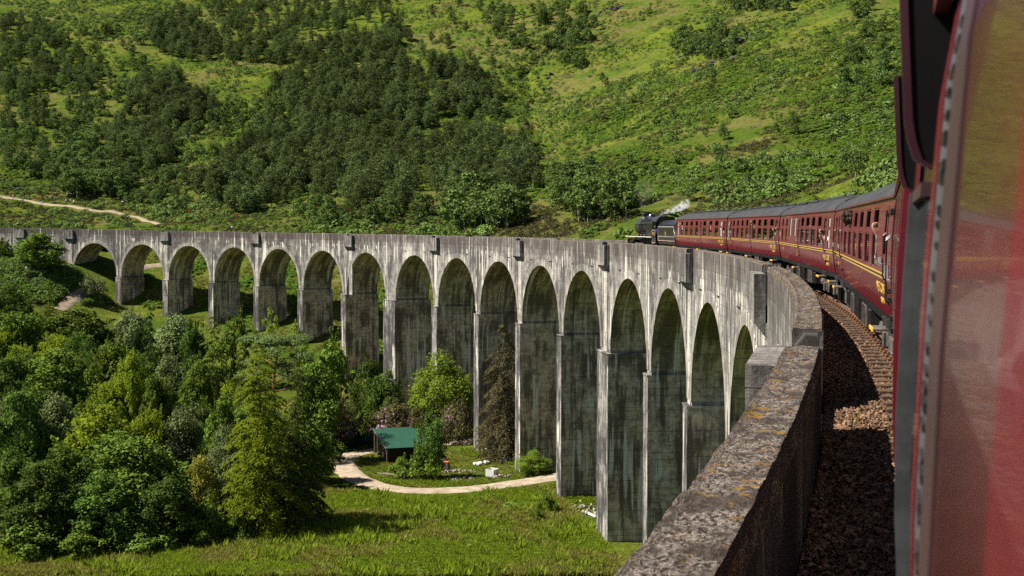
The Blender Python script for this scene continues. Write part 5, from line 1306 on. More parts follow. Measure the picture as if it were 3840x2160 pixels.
PL = [
 ('broad',108,583,272,122,'large rounded dark bush against the left end of the viaduct'),
 ('bush',12,602,284,60,'green bush at the extreme left end of the viaduct'),
 ('palebush',40,655,276,80,'pale green scrub left of the big rounded bush'),
 ('bush',75,690,268,70,'low bush beside the standing people at the far left'),
 ('bush',150,668,272,70,'dark bush below the big rounded bush'),
 ('bush',205,640,288,60,'dark bush in the shade of the leftmost arch'),
 ('broad',262,642,296,60,'tree seen through the leftmost arch'),
 ('palebush',240,700,270,60,'pale shrub before the leftmost pier'),
 ('larch',125,702,238,62,'slim yellow-green larch standing alone near the short path'),
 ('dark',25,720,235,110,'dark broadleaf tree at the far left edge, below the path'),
 ('broad',190,770,205,190,'wide green broadleaf tree below the short pale path'),
 ('broad',60,790,198,150,'green broadleaf tree at the left edge, mid-height in the wood'),
 ('grey',330,772,206,100,'grey-green willow below the first pier from the left'),
 ('grey',440,785,200,130,'broad grey willow standing before the third pier'),
 ('spruce',377,752,182,60,'thin dark spruce with a bare leading shoot'),
 ('larch',535,795,184,105,'bright green larch standing before the fourth pier'),
 ('dark',490,810,190,90,'dark round tree between the willow and the larch'),
 ('grey',430,890,166,100,'round grey-leaved tree below the broad willow'),
 ('broad',280,850,170,150,'mid green tree in the centre of the left wood'),
 ('broad',130,870,160,190,'large dark green tree in the left wood'),
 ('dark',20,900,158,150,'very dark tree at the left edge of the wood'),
 ('yellow',335,885,158,90,'yellow-green sycamore left of the grey-leaved tree'),
 ('broad',490,900,160,110,'bright green tree right of the grey-leaved tree'),
 ('larch',608,850,172,80,'dull green larch left of the twisted pine'),
 ('goldlarch',652,878,119,225,'tall golden-green conifer standing at the meadow edge'),
 ('cypress',748,928,123,150,'drooping dark conifer right of the golden-green conifer'),
 ('cypress',735,1095,121,165,'dense low conifer at the foot of the golden-green conifer'),
 ('sapling',683,765,222,46,'spindly bright sapling against the fifth pier'),
 ('sapling',748,803,214,44,'spindly bright sapling against the sixth pier'),
 ('bush',590,820,212,90,'pale green scrub at the foot of the fourth pier'),
 ('bush',830,872,198,140,'broad green scrub at the foot of the sixth pier'),
 ('broad',800,905,176,120,'bushy green tree right of the twisted pine'),
 ('dark',930,905,190,100,'dark shrubby tree before the seventh pier'),
 ('dark',975,935,186,80,'small dark tree before the thick pedestal pier'),
 ('bright',1115,905,180,150,'bright green rounded tree before the ninth pier'),
 ('rhodo',985,1018,179,130,'rhododendron with pink blossom behind the shed'),
 ('rhodo',850,1015,180,100,'dark purple-tinged rhododendron left of the shed'),
 ('rhodo',1150,1010,175,90,'pink-flecked rhododendron at the foot of the bright green tree'),
 ('rhodo',1060,1030,177,90,'rhododendron above the right end of the green roof'),
 ('bush',915,1035,182,80,'dark green shrub behind the water tanks'),
 ('bush',790,1010,180,100,'green shrub between conifer and water tanks'),
 ('brownspruce',1266,815,163,138,'tall browning spruce growing between the ninth and tenth piers'),
 ('dark',1078,1042,151,70,'slender dark tree growing over the right half of the shed'),
 ('bush',1062,1142,149.5,95,'bramble thicket at the front of the shed'),
 ('bush',1005,1158,150,60,'dark scrub at the left foot of the shed thicket'),
 ('bright',1338,1140,150,72,'bright bush at the foot of the tenth pier'),
 ('bush',1295,1262,130,80,'weedy scrub on the bank below the track'),
 ('bush',1378,1252,128,60,'leafy weeds beside the eleventh pier'),
 ('bush',1352,1286,124,46,'dark clump of reeds on the stony patch'),
 ('grey',135,985,132,140,'pale silvery whitebeam near the bottom left'),
 ('dark',45,985,128,160,'dark mixed tree at the lower left edge'),
 ('yellow',250,1020,126,190,'yellow-green sycamore in the front row of the wood'),
 ('broad',395,935,134,130,'tall grey-green ash in the middle of the front row'),
 ('yellow',375,1010,128,100,'leafy lime-coloured tree beside the tall ash'),
 ('grey',465,1005,130,130,'grey-green willow left of the golden-green conifer'),
 ('broad',555,985,128,120,'bright mid-green tree left of the golden-green conifer'),
 ('grey',560,1065,121,90,'pale-leaved young tree at the golden conifer\'s left foot'),
 ('gold',505,1150,118,80,'golden-leaved sapling on the edge of the meadow'),
 ('gold',435,1200,117,50,'small yellowing sapling in deep shade'),
 ('broad',330,1100,120,220,'dark green tree in the shaded front row of the wood'),
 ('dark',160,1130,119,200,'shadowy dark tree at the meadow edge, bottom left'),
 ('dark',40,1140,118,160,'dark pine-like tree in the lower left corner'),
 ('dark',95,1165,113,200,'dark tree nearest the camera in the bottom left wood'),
 ('dark',265,1195,114,180,'shaded dark tree at the meadow edge under the front row'),  # dark leaf kind puts the shade into this tree's foliage colour
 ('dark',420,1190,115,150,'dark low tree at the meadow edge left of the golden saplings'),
 ('bush',60,1335,109,150,'shadowed undergrowth nearest the bottom left corner'),
 ('bush',200,1340,110,140,'shadowed brambles along the meadow edge at lower left'),
 ('bush',345,1325,112,140,'shadowed brambles along the meadow edge below the wood'),
 ('bush',480,1310,114,120,'shadowed weeds along the meadow edge near the conifers'),
 ('palebush',30,1260,116,110,'bare greyish bush in the lower left corner'),
 ('bush',240,1290,116,120,'deeply shaded undergrowth under the front row, left'),
 ('bush',400,1280,116,130,'deeply shaded undergrowth under the front row, middle'),
 ('bush',520,1260,116,110,'shaded undergrowth left of the dense low conifer'),
 ('palebush',790,1360,107,100,'pale weedy patch where meadow meets shade') if False else ('bush',600,1290,116,90,'shaded undergrowth at the foot of the conifers'),
]
for kind, x, y, d, wpx, lab in PL: plant(kind, x, y, d, wpx, lab, None, 160 if kind == 'rhodo' else 0)
# the wood fills in behind its front rows
rf_ = np.random.default_rng(55); nfill = 0
EV = ([0, 80, 130, 200, 300, 400, 500, 600, 700, 800], [760, 790, 800, 800, 800, 815, 850, 890, 960, 1010])
kinds = ['broad', 'broad', 'dark', 'grey', 'broad', 'yellow', 'dark', 'broad', 'larch']
for k in range(900):
    if nfill >= 105: break
    x = rf_.random()*800; d = 126+rf_.random()*95; b = base_pt(x, d); hh = (6.5+rf_.random()*4.5)
    yt = float(project(np.array([[b[0], b[1], b[2]+hh]]))[0, 1])
    if yt < np.interp(x, *EV)+8: continue
    if x > 480 and d < 140: continue
    kd = kinds[rf_.integers(len(kinds))]; nfill += 1
    rowd = 'front row' if d < 145 else 'second row' if d < 165 else 'third row' if d < 185 else 'back row' if d < 205 else 'rearmost row'
    tone = {'broad': 'mid green leafy tree', 'dark': 'dark leafy tree', 'grey': 'grey-green leafy tree', 'yellow': 'yellow-green leafy tree', 'larch': 'feathery larch'}[kd]
    kx = int(np.argmin([abs(x-a) for a in AX])); spot = 'by the left picture edge' if x < 90 else 'left of the first arch' if x < 190 else 'below the %s arch from the left' % ORD[kx]
    lab = '%s in the wood, %s, %s' % (tone, rowd, spot)
    plant(kd, x, yt, d, 95*150/d*(.8+.5*rf_.random()), lab, 'trees in the left wood: '+lab)
order_labels([o for o in COL.objects if str(o.get('group', '')).startswith('trees in the left wood')])
# the twisted Scots pine
sp = base_pt(692, 164); e = empty('scots_pine', tuple(sp)); tag(e, 'twisted Scots pine with bare orange limbs and flat dark crown', 'pine tree')
ht = top_h(692, 838, 164, sp[2]); mb = MB(); r = np.random.default_rng(5)
RV = np.array([HR[0], HR[1], 0]); trunk = [(0, 0, -.5), tuple(RV*.2+np.array([0, 0, ht*.35])), tuple(RV*-.3+np.array([0, 0, ht*.6])), tuple(RV*.3+np.array([0, 0, ht*.82])), tuple(RV*.1+np.array([0, 0, ht*.95]))]
mb.tube(trunk, [.34, .27, .22, .14, .05], 8); mb.build('trunk', MAT['pinebark'], e); cl = []
lb = MB()
for k in range(13):
    z = ht*(.42+.5*k/13); a = k*2.4; L = (4.2-2.4*abs(k/13-.45))*(.8+.4*r.random()); p0 = np.array([0, 0, z]); p1 = p0+np.array([math.cos(a)*L*.55, math.sin(a)*L*.55, .5]); p2 = p0+np.array([math.cos(a)*L, math.sin(a)*L, 1.2+.6*r.random()])
    lb.tube([tuple(p0), tuple(p1), tuple(p2)], [.12, .08, .03], 6); cl += [(p2, 1.1+.6*r.random()), ((p1+p2)/2+np.array([0, 0, .6]), .8)]
for k in range(12): cl.append((np.array([r.normal()*2.0, r.normal()*2.0, ht*.92+r.random()*.7]), 1.3))
lb.build('limb', MAT['pinebark'], e); C, N, S = [], [], []
for p, q in cl:
    if p[2] < ht*.62: continue
    m = 480; d = r.normal(size=(m, 3)); d /= np.linalg.norm(d, axis=1)[:, None]; C.append(p+d*q*np.array([1.35, 1.35, .48])*(.5+.6*r.random((m, 1)))); N.append(d*.5+np.array([0, 0, .8])+r.normal(size=(m, 3))*.4); S.append(.34*(.6+.7*r.random(m)))
ob('crown', mesh_np('crown', *leaf_quads(np.concatenate(C), np.concatenate(N), np.concatenate(S), .4, r), [MAT['pine']]), e)

# --- crags and boulders on the hillside
def rock_mesh(seed, flat=.6):
    bm = bmesh.new(); bmesh.ops.create_icosphere(bm, subdivisions=3, radius=1)
    for v in bm.verts:
        c = v.co; f = 1+.55*float(fbm(np.array([c.x*1.3+c.z+seed*7]), np.array([c.y*1.3+c.z*.7+seed*3]), 4, seed)[0])*2
        v.co = Vector((c.x*f, c.y*f, c.z*f*flat))
    me = bpy.data.meshes.new('rock'); bm.to_mesh(me); bm.free(); me.materials.append(MAT['rock']); return me
RM = [rock_mesh(k) for k in range(4)]
for k, (x, y, wpx, lab) in enumerate([(1900,322,44,'dark grey boulder on the slope above the second carriage'),(1860,310,26,'smaller dark boulder left of the big slope boulder'),(1785,300,40,'dark rock outcrop above the first carriage'),(1845,108,120,'broad crag among bushes high above the carriages'),(1760,122,95,'dark crag left of the broad high crag'),(1700,112,80,'shadowed ledge at the left end of the high crags'),(1900,132,60,'grey crag at the right end of the high crags'),
      (1540,22,80,'dark outcrop near the top of the picture'),(1480,72,70,'rocky outcrop beside the gully trees'),(1380,192,60,'brown rocky bank right of the gully'),(1800,160,100,'long dark ledge beneath the high crags'),(930,212,40,'dark rocks within the pine wood'),(2010,50,44,'dark hollow rock near the upper right'),(1730,190,36,'dark peaty ledge above the first carriage')]):
    p = hit([x], [y], 150)[0]
    if np.isnan(p[0]): continue
    W_ = wpx*1.490683/F_PX*float(np.dot(p, FWD)); r = np.random.default_rng(k+40); e = empty('crag', tuple(p)); tag(e, lab, 'rock')
    for q in range(max(3, int(wpx/9))):
        dx, dy = (r.random()-.5)*W_, r.normal()*W_*.10; X_, Y_ = p[0]+HR[0]*dx+HF[0]*dy, p[1]+HR[1]*dx+HF[1]*dy; s_ = W_*(.05+.10*r.random()); o = ob('rock', RM[r.integers(4)], e)
        o.location = (X_-p[0], Y_-p[1], float(H(X_, Y_))-p[2]-s_*.25); o.scale = (s_*1.3, s_*.8, s_*(.5+.4*r.random())); o.rotation_euler = (r.normal()*.3, r.normal()*.3, -PAN+r.normal()*.7)

# ------------------------------------------------------------------ things round the shed
def gp(x, y, start=90): return hit([x], [y], start)[0]
# open-fronted shed: gable posts on the left, sheet roof sloping towards the viewer
A0 = gp(943, 1140); A1 = gp(974, 1166)                       # back-left and front-left feet
dA = A1-A0; dA[2] = 0; LEN = float(np.linalg.norm(dA)); dA /= LEN
SH = empty('shed', tuple(A0)); ang = math.atan2(dA[1], dA[0]); SH.rotation_euler = (0, 0, ang); tag(SH, 'open timber shed with a green sheet roof beside the dirt track', 'shed')
side = np.cross([0, 0, 1.0], dA); sgn = 1 if side@np.array([HR[0], HR[1], 0]) > 0 else -1
WDT = 6.9; HB, HFR = 3.4, 2.3           # back and front heights; local x towards the viewer, y along the shed
def hgt(x): return HB+(HFR-HB)*x/LEN
for k in range(5):
    x = LEN*k/4; b = MB(); b.box((x, 0, hgt(x)/2-.2), (.16, .16, hgt(x)+.3), 0, .01); b.build('post', MAT['timber'], SH)
for k in range(3):
    b = MB(); x = LEN*(k*.5); b.box((x, sgn*WDT, hgt(x)/2-.2), (.16, .16, hgt(x)+.3), 0, .01); b.build('post', MAT['timber'], SH)
npan = 5
for k in range(npan):
    y0, y1 = sgn*(WDT+.5)*k/npan-.25*sgn, sgn*(WDT+.5)*(k+1)/npan-.25*sgn-.04*sgn
    b = MB(); m = 12
    for q in range(m):
        for x0, x1 in ((-.3, LEN*.33), (LEN*.33, LEN*.66), (LEN*.66, LEN+.45)):
            ya, yb = y0+(y1-y0)*q/m, y0+(y1-y0)*(q+1)/m; c = .03*(q % 2); d = .03*((q+1) % 2)
            b.quad((x0, ya, hgt(x0)+.16+c), (x1, ya, hgt(x1)+.16+c), (x1, yb, hgt(x1)+.16+d), (x0, yb, hgt(x0)+.16+d))
            b.quad((x0, ya, hgt(x0)+.10), (x1, ya, hgt(x1)+.10), (x1, yb, hgt(x1)+.10), (x0, yb, hgt(x0)+.10))
    b.build('roof_sheet', MAT['greenroof'], SH)
b = MB(); b.tube([(-.3, -.25*sgn, hgt(-.3)+.12), (LEN+.45, -.25*sgn, hgt(LEN+.45)+.12)], .07, 4); b.build('barge_board', MAT['underlight'], SH)
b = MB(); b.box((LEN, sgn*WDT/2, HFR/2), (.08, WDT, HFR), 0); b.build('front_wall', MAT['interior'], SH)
b = MB(); b.box((0, sgn*WDT/2, HB/2), (.08, WDT, HB), 0); b.build('back_wall', MAT['timber'], SH)
b = MB(); b.box((LEN*.82, sgn*.25, .75), (LEN*.32, .06, 1.5), 0); b.build('low_panel', MAT['timber'], SH)
def local(o, x, y, z=0): return SH.matrix_world @ Vector((x, y, z))
bpy.context.view_layer.update()
def crate(name, P, dims, mat, label, cat, rot=0.0, bev=.05, group=None):
    b = MB(); b.box((0, 0, dims[2]/2), dims, 0, bev); o = b.build(name, mat); o.location = P; o.rotation_euler = (0, 0, rot); return tag(o, label, cat, group)
pb = local(SH, LEN*.80, sgn*.9); t = empty('water_butt', pb); tag(t, 'bright blue plastic drum inside the shed', 'drum'); b = MB(); b.tube([(0, 0, 0), (0, 0, .1), (0, 0, 1.6), (0, 0, 1.7)], [.36, .4, .4, .34], 16); b.build('drum', MAT['blue'], t, True); b = MB(); b.tube([(0, 0, 1.7), (0, 0, 1.76)], .3, 16); b.build('lid', MAT['blue'], t)
pb = local(SH, LEN*.5, sgn*.8)
t = empty('sack_heap', pb); tag(t, 'jumble of pale bags stored in the shed', 'bags'); bm_r = np.random.default_rng(3)
for k in range(5):
    b = MB(); b.box((bm_r.normal()*.5, bm_r.normal()*.3, .35+.35*(k // 2)), (.9, .6, .4), 0, .15, Matrix.Rotation(bm_r.random()*3, 3, 'Z')); b.build('bag', MAT['white' if k % 2 else 'underlight'], t)
def tank(name, P, r_, h_, mat, label, dome=True):
    t = empty(name, (P[0], P[1], P[2]-.05)); tag(t, label, 'tank'); b = MB(); b.tube([(0, 0, 0), (0, 0, h_*.12), (0, 0, h_*.5), (0, 0, h_*.85), (0, 0, h_*.93)], [r_*.97, r_, r_*1.01, r_, r_*.93], 24); b.build('body', mat, t, True)
    b = MB(); b.tube([(0, 0, h_*.93), (0, 0, h_*.98), (0, 0, h_*1.02)], [r_*.94, r_*.7, r_*.15], 24); b.tube([(0, 0, h_), (0, 0, h_*1.07)], r_*.2, 14); b.build('lid', mat, t, True)
    for k in range(3): b = MB(); b.tube([(0, 0, h_*(.28+.2*k)), (0, 0, h_*(.30+.2*k))], r_*1.025, 24); b.build('band', mat, t)
tank('water_tank', gp(848, 1124), 1.55, 2.4, MAT['tank'], 'dark water tank, left of the pair behind the track'); tank('water_tank', gp(880, 1121), 1.55, 2.5, MAT['tank'], 'dark water tank, right of the pair behind the track')
t = empty('oil_tank', tuple(gp(920, 1119))); tag(t, 'low green oval tank between the dark tanks and the shed', 'tank'); b = MB(); b.tube([(-1.1, 0, .75), (-.95, 0, .75), (.95, 0, .75), (1.1, 0, .75)], [.5, .72, .72, .5], 18); b.build('body', MAT['tankgreen'], t, True); b = MB(); b.box((-.6, 0, .08), (.2, 1.1, .3)); b.box((.6, 0, .08), (.2, 1.1, .3)); b.build('cradle', MAT['timber'], t); t.rotation_euler = (0, 0, PAN)
P = gp(1124, 1187); t = empty('bin', tuple(P)); tag(t, 'pale grey bin with an orange lid beside the shed thicket', 'bin'); b = MB(); b.box((0, 0, .6), (.62, .6, 1.25), 0, .05); b.build('body', MAT['underlight'], t); b = MB(); b.box((0, 0, 1.27), (.68, .66, .12), 0, .03); b.build('lid', MAT['orange'], t)
P = gp(1108, 1180); t = empty('cart', tuple(P)); tag(t, 'overgrown dark handcart half hidden in the thicket', 'cart'); b = MB(); b.box((0, 0, .9), (1.8, 1.2, .8), 0, .08); b.build('body', MAT['under'], t)
for y in (-.7, .7): b = MB(); b.tube([(0, y-.06, .45), (0, y+.06, .45)], .45, 18); b.build('wheel', MAT['black'], t)
b = MB(); b.tube([(.8, .3, 1.2), (1.4, .3, 1.9)], .04, 6); b.build('handle', MAT['red_paint'], t)
def planks(x, y, n, L, mat, label, rot):
    P = gp(x, y); t = empty('plank_pile', tuple(P)); t.rotation_euler = (0, 0, rot); tag(t, label, 'planks'); r = np.random.default_rng(int(x))
    for k in range(n):
        b = MB(); b.box((r.normal()*.3, (k % 3-1)*.35, .08+.1*(k // 3)), (L*(.8+.3*r.random()), .24, .06), 0, .008, Matrix.Rotation(r.normal()*.08, 3, 'Z')); b.build('plank', MAT[mat], t)
planks(1000, 1200, 7, 5.5, 'timber', 'long weathered planks lying in front of the shed thicket', PAN+.05); planks(1065, 1203, 3, 1.8, 'stone', 'short stack of boards right of the long planks', PAN)
def rubble(x, y, n, spread, size, mat, label, seed, piece='stone'):
    P = gp(x, y); t = empty('rubble_pile', tuple(P)); tag(t, label, 'rubble'); r = np.random.default_rng(seed)
    for k in range(n):
        o = ob(piece, RUB[mat][r.integers(3)], t); dx, dy = r.normal()*spread, r.normal()*spread*.7; hh = max(0, .5-math.hypot(dx, dy)/spread*.3)
        q = (P[0]+dx, P[1]+dy); o.location = (dx, dy, float(H(*q))-P[2]+size*.2+hh*size*1.2); s_ = size*(.5+.8*r.random()); o.scale = (s_, s_*.8, s_*.6); o.rotation_euler = (r.random()*3, r.random()*3, r.random()*3)
RUB = {}
for mt in ('stone', 'rock', 'white'):
    L = []
    for k in range(3):
        bm = bmesh.new(); bmesh.ops.create_icosphere(bm, subdivisions=1, radius=.5); r = np.random.default_rng(k+9)
        for v in bm.verts: v.co *= .75+.5*r.random()
        me = bpy.data.meshes.new('stone'); bm.to_mesh(me); bm.free(); me.materials.append(MAT[mt]); L.append(me)
    RUB[mt] = L
rubble(1268, 1160, 46, 1.7, .55, 'rock', 'dark stone heap at the foot of the tenth pier', 1)
rubble(1255, 1128, 34, 1.4, .5, 'rock', 'dark rubble in front of the netted lean-to', 2)
rubble(1228, 1136, 14, .8, .5, 'stone', 'low heap of broken blocks left of the lean-to', 3)
rubble(1150, 1188, 60, 1.6, .30, 'stone', 'scatter of pale stones on the worn ground', 4)
rubble(1163, 1208, 50, 1.5, .28, 'stone', 'pale gravel spill beside the track', 5)
rubble(1450, 1288, 70, 2.3, .45, 'stone', 'stony bank left of the nearest tall pier', 6)
rubble(1418, 1300, 40, 1.5, .4, 'rock', 'dark stones below the stony bank', 7)
rubble(1240, 1250, 36, 2.4, .3, 'rock', 'dark stones beside the track edge', 8)
rubble(1210, 1112, 14, .9, .4, 'stone', 'few stones at the foot of the ninth pier', 9)
P = gp(1213, 1170); t = empty('sack_heap', tuple(P)); tag(t, 'heap of white sacks on the rough ground', 'sacks'); r = np.random.default_rng(8)
for k in range(5): b = MB(); b.box((r.normal()*.45, r.normal()*.3, .18+.15*(k // 3)), (.65, .5, .36), 0, .15, Matrix.Rotation(r.random()*3, 3, 'Z')); b.build('sack', MAT['white'], t)
P = gp(1238, 1199); t = empty('builders_bag', tuple(P)); t.rotation_euler = (0, 0, PAN+.2); tag(t, 'open white builders bag by the edge of the track', 'bag'); b = MB()
for c, d in (((-.62, 0, .5), (.06, 1.2, .95)), ((.62, 0, .5), (.06, 1.2, .9)), ((0, -.6, .48), (1.2, .06, .92)), ((0, .6, .5), (1.2, .06, 1.0))): b.box(c, d, 0, .02)
b.box((0, 0, .03), (1.2, 1.2, .05)); b.build('sides', MAT['white'], t); b = MB(); b.box((0, 0, .6), (1.1, 1.1, .3), 0, .1); b.build('contents', MAT['stone'], t)
rubble(1263, 1201, 30, .9, .35, 'stone', 'sandy pile right of the white builders bag', 10)
P = gp(1338, 1189); crate('block', tuple(P), (.8, .6, .5), MAT['stone'], 'grey concrete block below the bright bush', 'block', .3); P = gp(1356, 1183); crate('block', tuple(P), (1.1, .9, .9), MAT['rock'], 'large dark boulder beside the bright bush', 'boulder', .9, .25)
P = gp(1393, 1185); crate('board', tuple(P), (1.3, .7, .12), MAT['white'], 'white board lying left of the eleventh pier', 'board', PAN)
P = gp(1486, 1302); o = crate('beam', (P[0], P[1], P[2]+.1), (2.6, .25, .22), MAT['white'], 'white timber beam leaning by the nearest tall pier', 'beam', PAN-.45, .03)
for x, y, lab in ((1252, 1254, 'upper pale blue sheet in the shade at the meadow edge'), (1256, 1264, 'lower pale blue sheet in the shade at the meadow edge')):
    pass
P = gp(832, 1262); crate('sheet', (P[0], P[1], P[2]+.05), (1.7, .9, .10), MAT['bluewhite'], 'upper pale blue sheet in the shade right of the conifers', 'sheet', PAN+.1, .02); P = gp(836, 1273); crate('sheet', (P[0], P[1], P[2]+.05), (1.5, .5, .10), MAT['bluewhite'], 'lower pale blue sheet in the shade right of the conifers', 'sheet', PAN-.05, .02)
# netted lean-to between the ninth and tenth piers
P = gp(1284, 1140, 120); t = empty('lean_to', tuple(P)); t.rotation_euler = (0, 0, PAN-.5); tag(t, 'low lean-to with green netting and rusty littered roof under the arch', 'lean-to')
for k in range(4): b = MB(); b.box((-2.2+k*1.45, -1.2, 1.0), (.09, .09, 2.2)); b.build('post', MAT['timber'], t)
for k in range(3): b = MB(); b.box((-1.48+k*1.45, -1.2, .95), (1.34, .03, 1.8)); b.build('netting_panel', MAT['greenmesh'], t)
b = MB(); b.prism([(-1.7, 2.05), (-1.7, 2.15), (1.9, 2.75), (1.9, 2.65)], 'x', -2.6, 2.6); b.build('roof', MAT['rustroof'], t); b = MB(); b.box((1.7, -.9, 2.32), (1.0, .9, .12), 0, .05); b.build('tarpaulin', MAT['bluewhite'], t)
# foxgloves at the foot of the eleventh pier
for k, (x, y) in enumerate([(1433, 1243), (1443, 1246), (1449, 1242), (1455, 1244), (1462, 1246), (1427, 1248)]):
    P = gp(x, y); t = empty('foxglove', tuple(P)); tag(t, 'pink foxglove spire growing at the foot of the eleventh pier', 'flower', 'foxgloves'); hh = 1.1+.35*math.sin(k*2.3)
    b = MB(); b.tube([(0, 0, 0), (.03, 0, hh)], [.02, .01], 5); b.build('stem', MAT['broad'], t)
    r = np.random.default_rng(k); n = 46; z = hh*(.42+.56*r.random(n)); a = r.random(n)*6.28; q = .10*(1.15-z/hh); C = np.stack([np.cos(a)*q, np.sin(a)*q, z], 1)
    ob('flower_spike', mesh_np('flower_spike', *leaf_quads(C, np.stack([np.cos(a), np.sin(a), -.3*np.ones(n)], 1), .13, .8, r), [MAT['flower']]), t)
# tiny weeds on the ballast
for k, (s_, o_) in enumerate([(17.6, .95), (17.8, 1.05), (17.4, 1.2)]):
    t = empty('weed', vpt(s_, o_, bed_z(o_))); tag(t, 'thin pale weed stalk growing from the sunlit ballast', 'weed', 'weeds on the ballast'); b = MB(); b.tube([(0, 0, 0), (.01, 0, .22+.05*k)], [.006, .004], 5); b.build('stem', MAT['tuft'], t); b = MB(); b.tube([(.01, 0, .14), (.01, 0, .24+.05*k)], [.012, .006], 6); b.build('seed_head', MAT['rush'], t)

# ------------------------------------------------------------------ people
def skin_person(name, nodes, edges, rad):
    me = bpy.data.meshes.new(name); me.from_pydata(nodes, edges, []); o = bpy.data.objects.new(name, me); COL.objects.link(o)
    md = o.modifiers.new('skin', 'SKIN'); 
    for i, r_ in enumerate(rad): me.skin_vertices[0].data[i].radius = (r_, r_)
    me.skin_vertices[0].data[0].use_root = True
    sb = o.modifiers.new('sub', 'SUBSURF'); sb.levels = 1; sb.render_levels = 1
    m2 = bpy.data.meshes.new_from_object(o.evaluated_get(bpy.context.evaluated_depsgraph_get())); COL.objects.unlink(o); bpy.data.objects.remove(o); m2.name = name; return m2
def body_stand(arm):
    n = [(0,0,.95),(0,0,1.15),(0,0,1.38),(0,0,1.50),(0,.02,1.58),(0,.02,1.68), (.10,0,.92),(.11,0,.50),(.11,.02,.08),(.11,.14,.04), (-.10,0,.92),(-.11,.03,.50),(-.12,.0,.08),(-.12,.12,.04),
         (.19,0,1.40),(.24,.0,1.14),(.23,.08,.92),(.22,.10,.82), (-.19,0,1.40),(-.24,0,1.14),(-.23,.08,.92),(-.22,.10,.82)]
    if arm == 'up': n[16] = (.16,.22,1.40); n[17] = (.08,.24,1.52); n[15] = (.28,.10,1.22); n[20] = (-.14,.22,1.42); n[21] = (-.06,.24,1.52); n[19] = (-.28,.10,1.22)
    e = [(0,1),(1,2),(2,3),(3,4),(4,5),(0,6),(6,7),(7,8),(8,9),(0,10),(10,11),(11,12),(12,13),(2,14),(14,15),(15,16),(16,17),(2,18),(18,19),(19,20),(20,21)]
    r = [.15,.145,.165,.06,.085,.085,.09,.065,.045,.035,.09,.065,.045,.035,.075,.05,.04,.035,.075,.05,.04,.035]
    return n, e, r
def body_sit():
    n = [(0,0,.12),(0,-.02,.35),(0,-.01,.58),(0,0,.70),(0,.02,.78),(0,.03,.88),(.10,.05,.12),(.14,.42,.34),(.12,.66,.06),(.12,.78,.04),(-.10,.05,.12),(-.14,.42,.32),(-.12,.62,.06),(-.12,.74,.04),
         (.19,0,.60),(.26,.12,.38),(.18,.32,.36),(.12,.38,.36),(-.19,0,.60),(-.26,.12,.38),(-.18,.32,.36),(-.12,.38,.36)]
    _, e, r = body_stand(''); return n, e, r
BP = {'stand': skin_person('person', *body_stand('')), 'photo': skin_person('person', *body_stand('up')), 'sit': skin_person('person', *body_sit())}
CLO = {'red': (.50, .03, .03), 'white': (.75, .75, .74), 'black': (.02, .02, .022), 'blue': (.06, .18, .50), 'pink': (.70, .28, .36), 'navy': (.02, .03, .09), 'grey': (.22, .22, .23), 'orange': (.70, .20, .03), 'green': (.08, .22, .10), 'cream': (.60, .55, .42), 'tan': (.32, .24, .15), 'denim': (.08, .12, .22)}
for k, c in CLO.items(): CLO[k] = simple('cloth_'+k, c, .85, .1, var=.15)
def person_mesh(pose, top, legs, hair):
    me = BP[pose].copy(); me.materials.clear()
    for m_ in (CLO[top], CLO[legs], MAT['skin'], MAT['hair'], MAT['black']): me.materials.append(m_)
    mi = []
    for p in me.polygons:
        c = p.center; z = c.z
        if pose == 'sit': k = 3 if z > .90 or (z > .80 and c.y < -.0) else 2 if z > .69 else 0 if (z > .28 and c.y < .2 and abs(c.x) < .34 and (abs(c.x) < .2 or z > .34)) else 2 if (c.y > .26 and z > .30 and abs(c.x) > .1 and z > .40) else 4 if z < .08 and c.y > .55 else 1
        else:
            k = 3 if z > 1.70 or (z > 1.55 and c.y < 0 and z < 1.8) else 2 if z > 1.49 and abs(c.x) < .14 and not (pose == 'photo' and c.y > .17) else 0 if z > .96 or abs(c.x) > .19 and z > 1.02 else 2 if abs(c.x) > .18 and z > .7 else 4 if z < .09 else 1
            if pose == 'photo' and c.y > .17 and z > 1.3: k = 2
        mi.append(k)
    me.polygons.foreach_set('material_index', mi); me.polygons.foreach_set('use_smooth', [True]*len(mi)); return me
def person(x, y, pose, top, legs, label, start=150, face=None, group=None):
    P = gp(x, y, start)
    if np.isnan(P[0]): return
    o = ob('person', person_mesh(pose, top, legs, 0)); o.location = (P[0], P[1], P[2]+.0)
    o.rotation_euler = (0, 0, (PI-PAN*0+math.atan2(-P[0], P[1])*0+random.uniform(-.7, .7)+(0 if face is None else face))); s_ = random.uniform(.95, 1.05); o.scale = (s_, s_, s_); return tag(o, label, 'person', group)
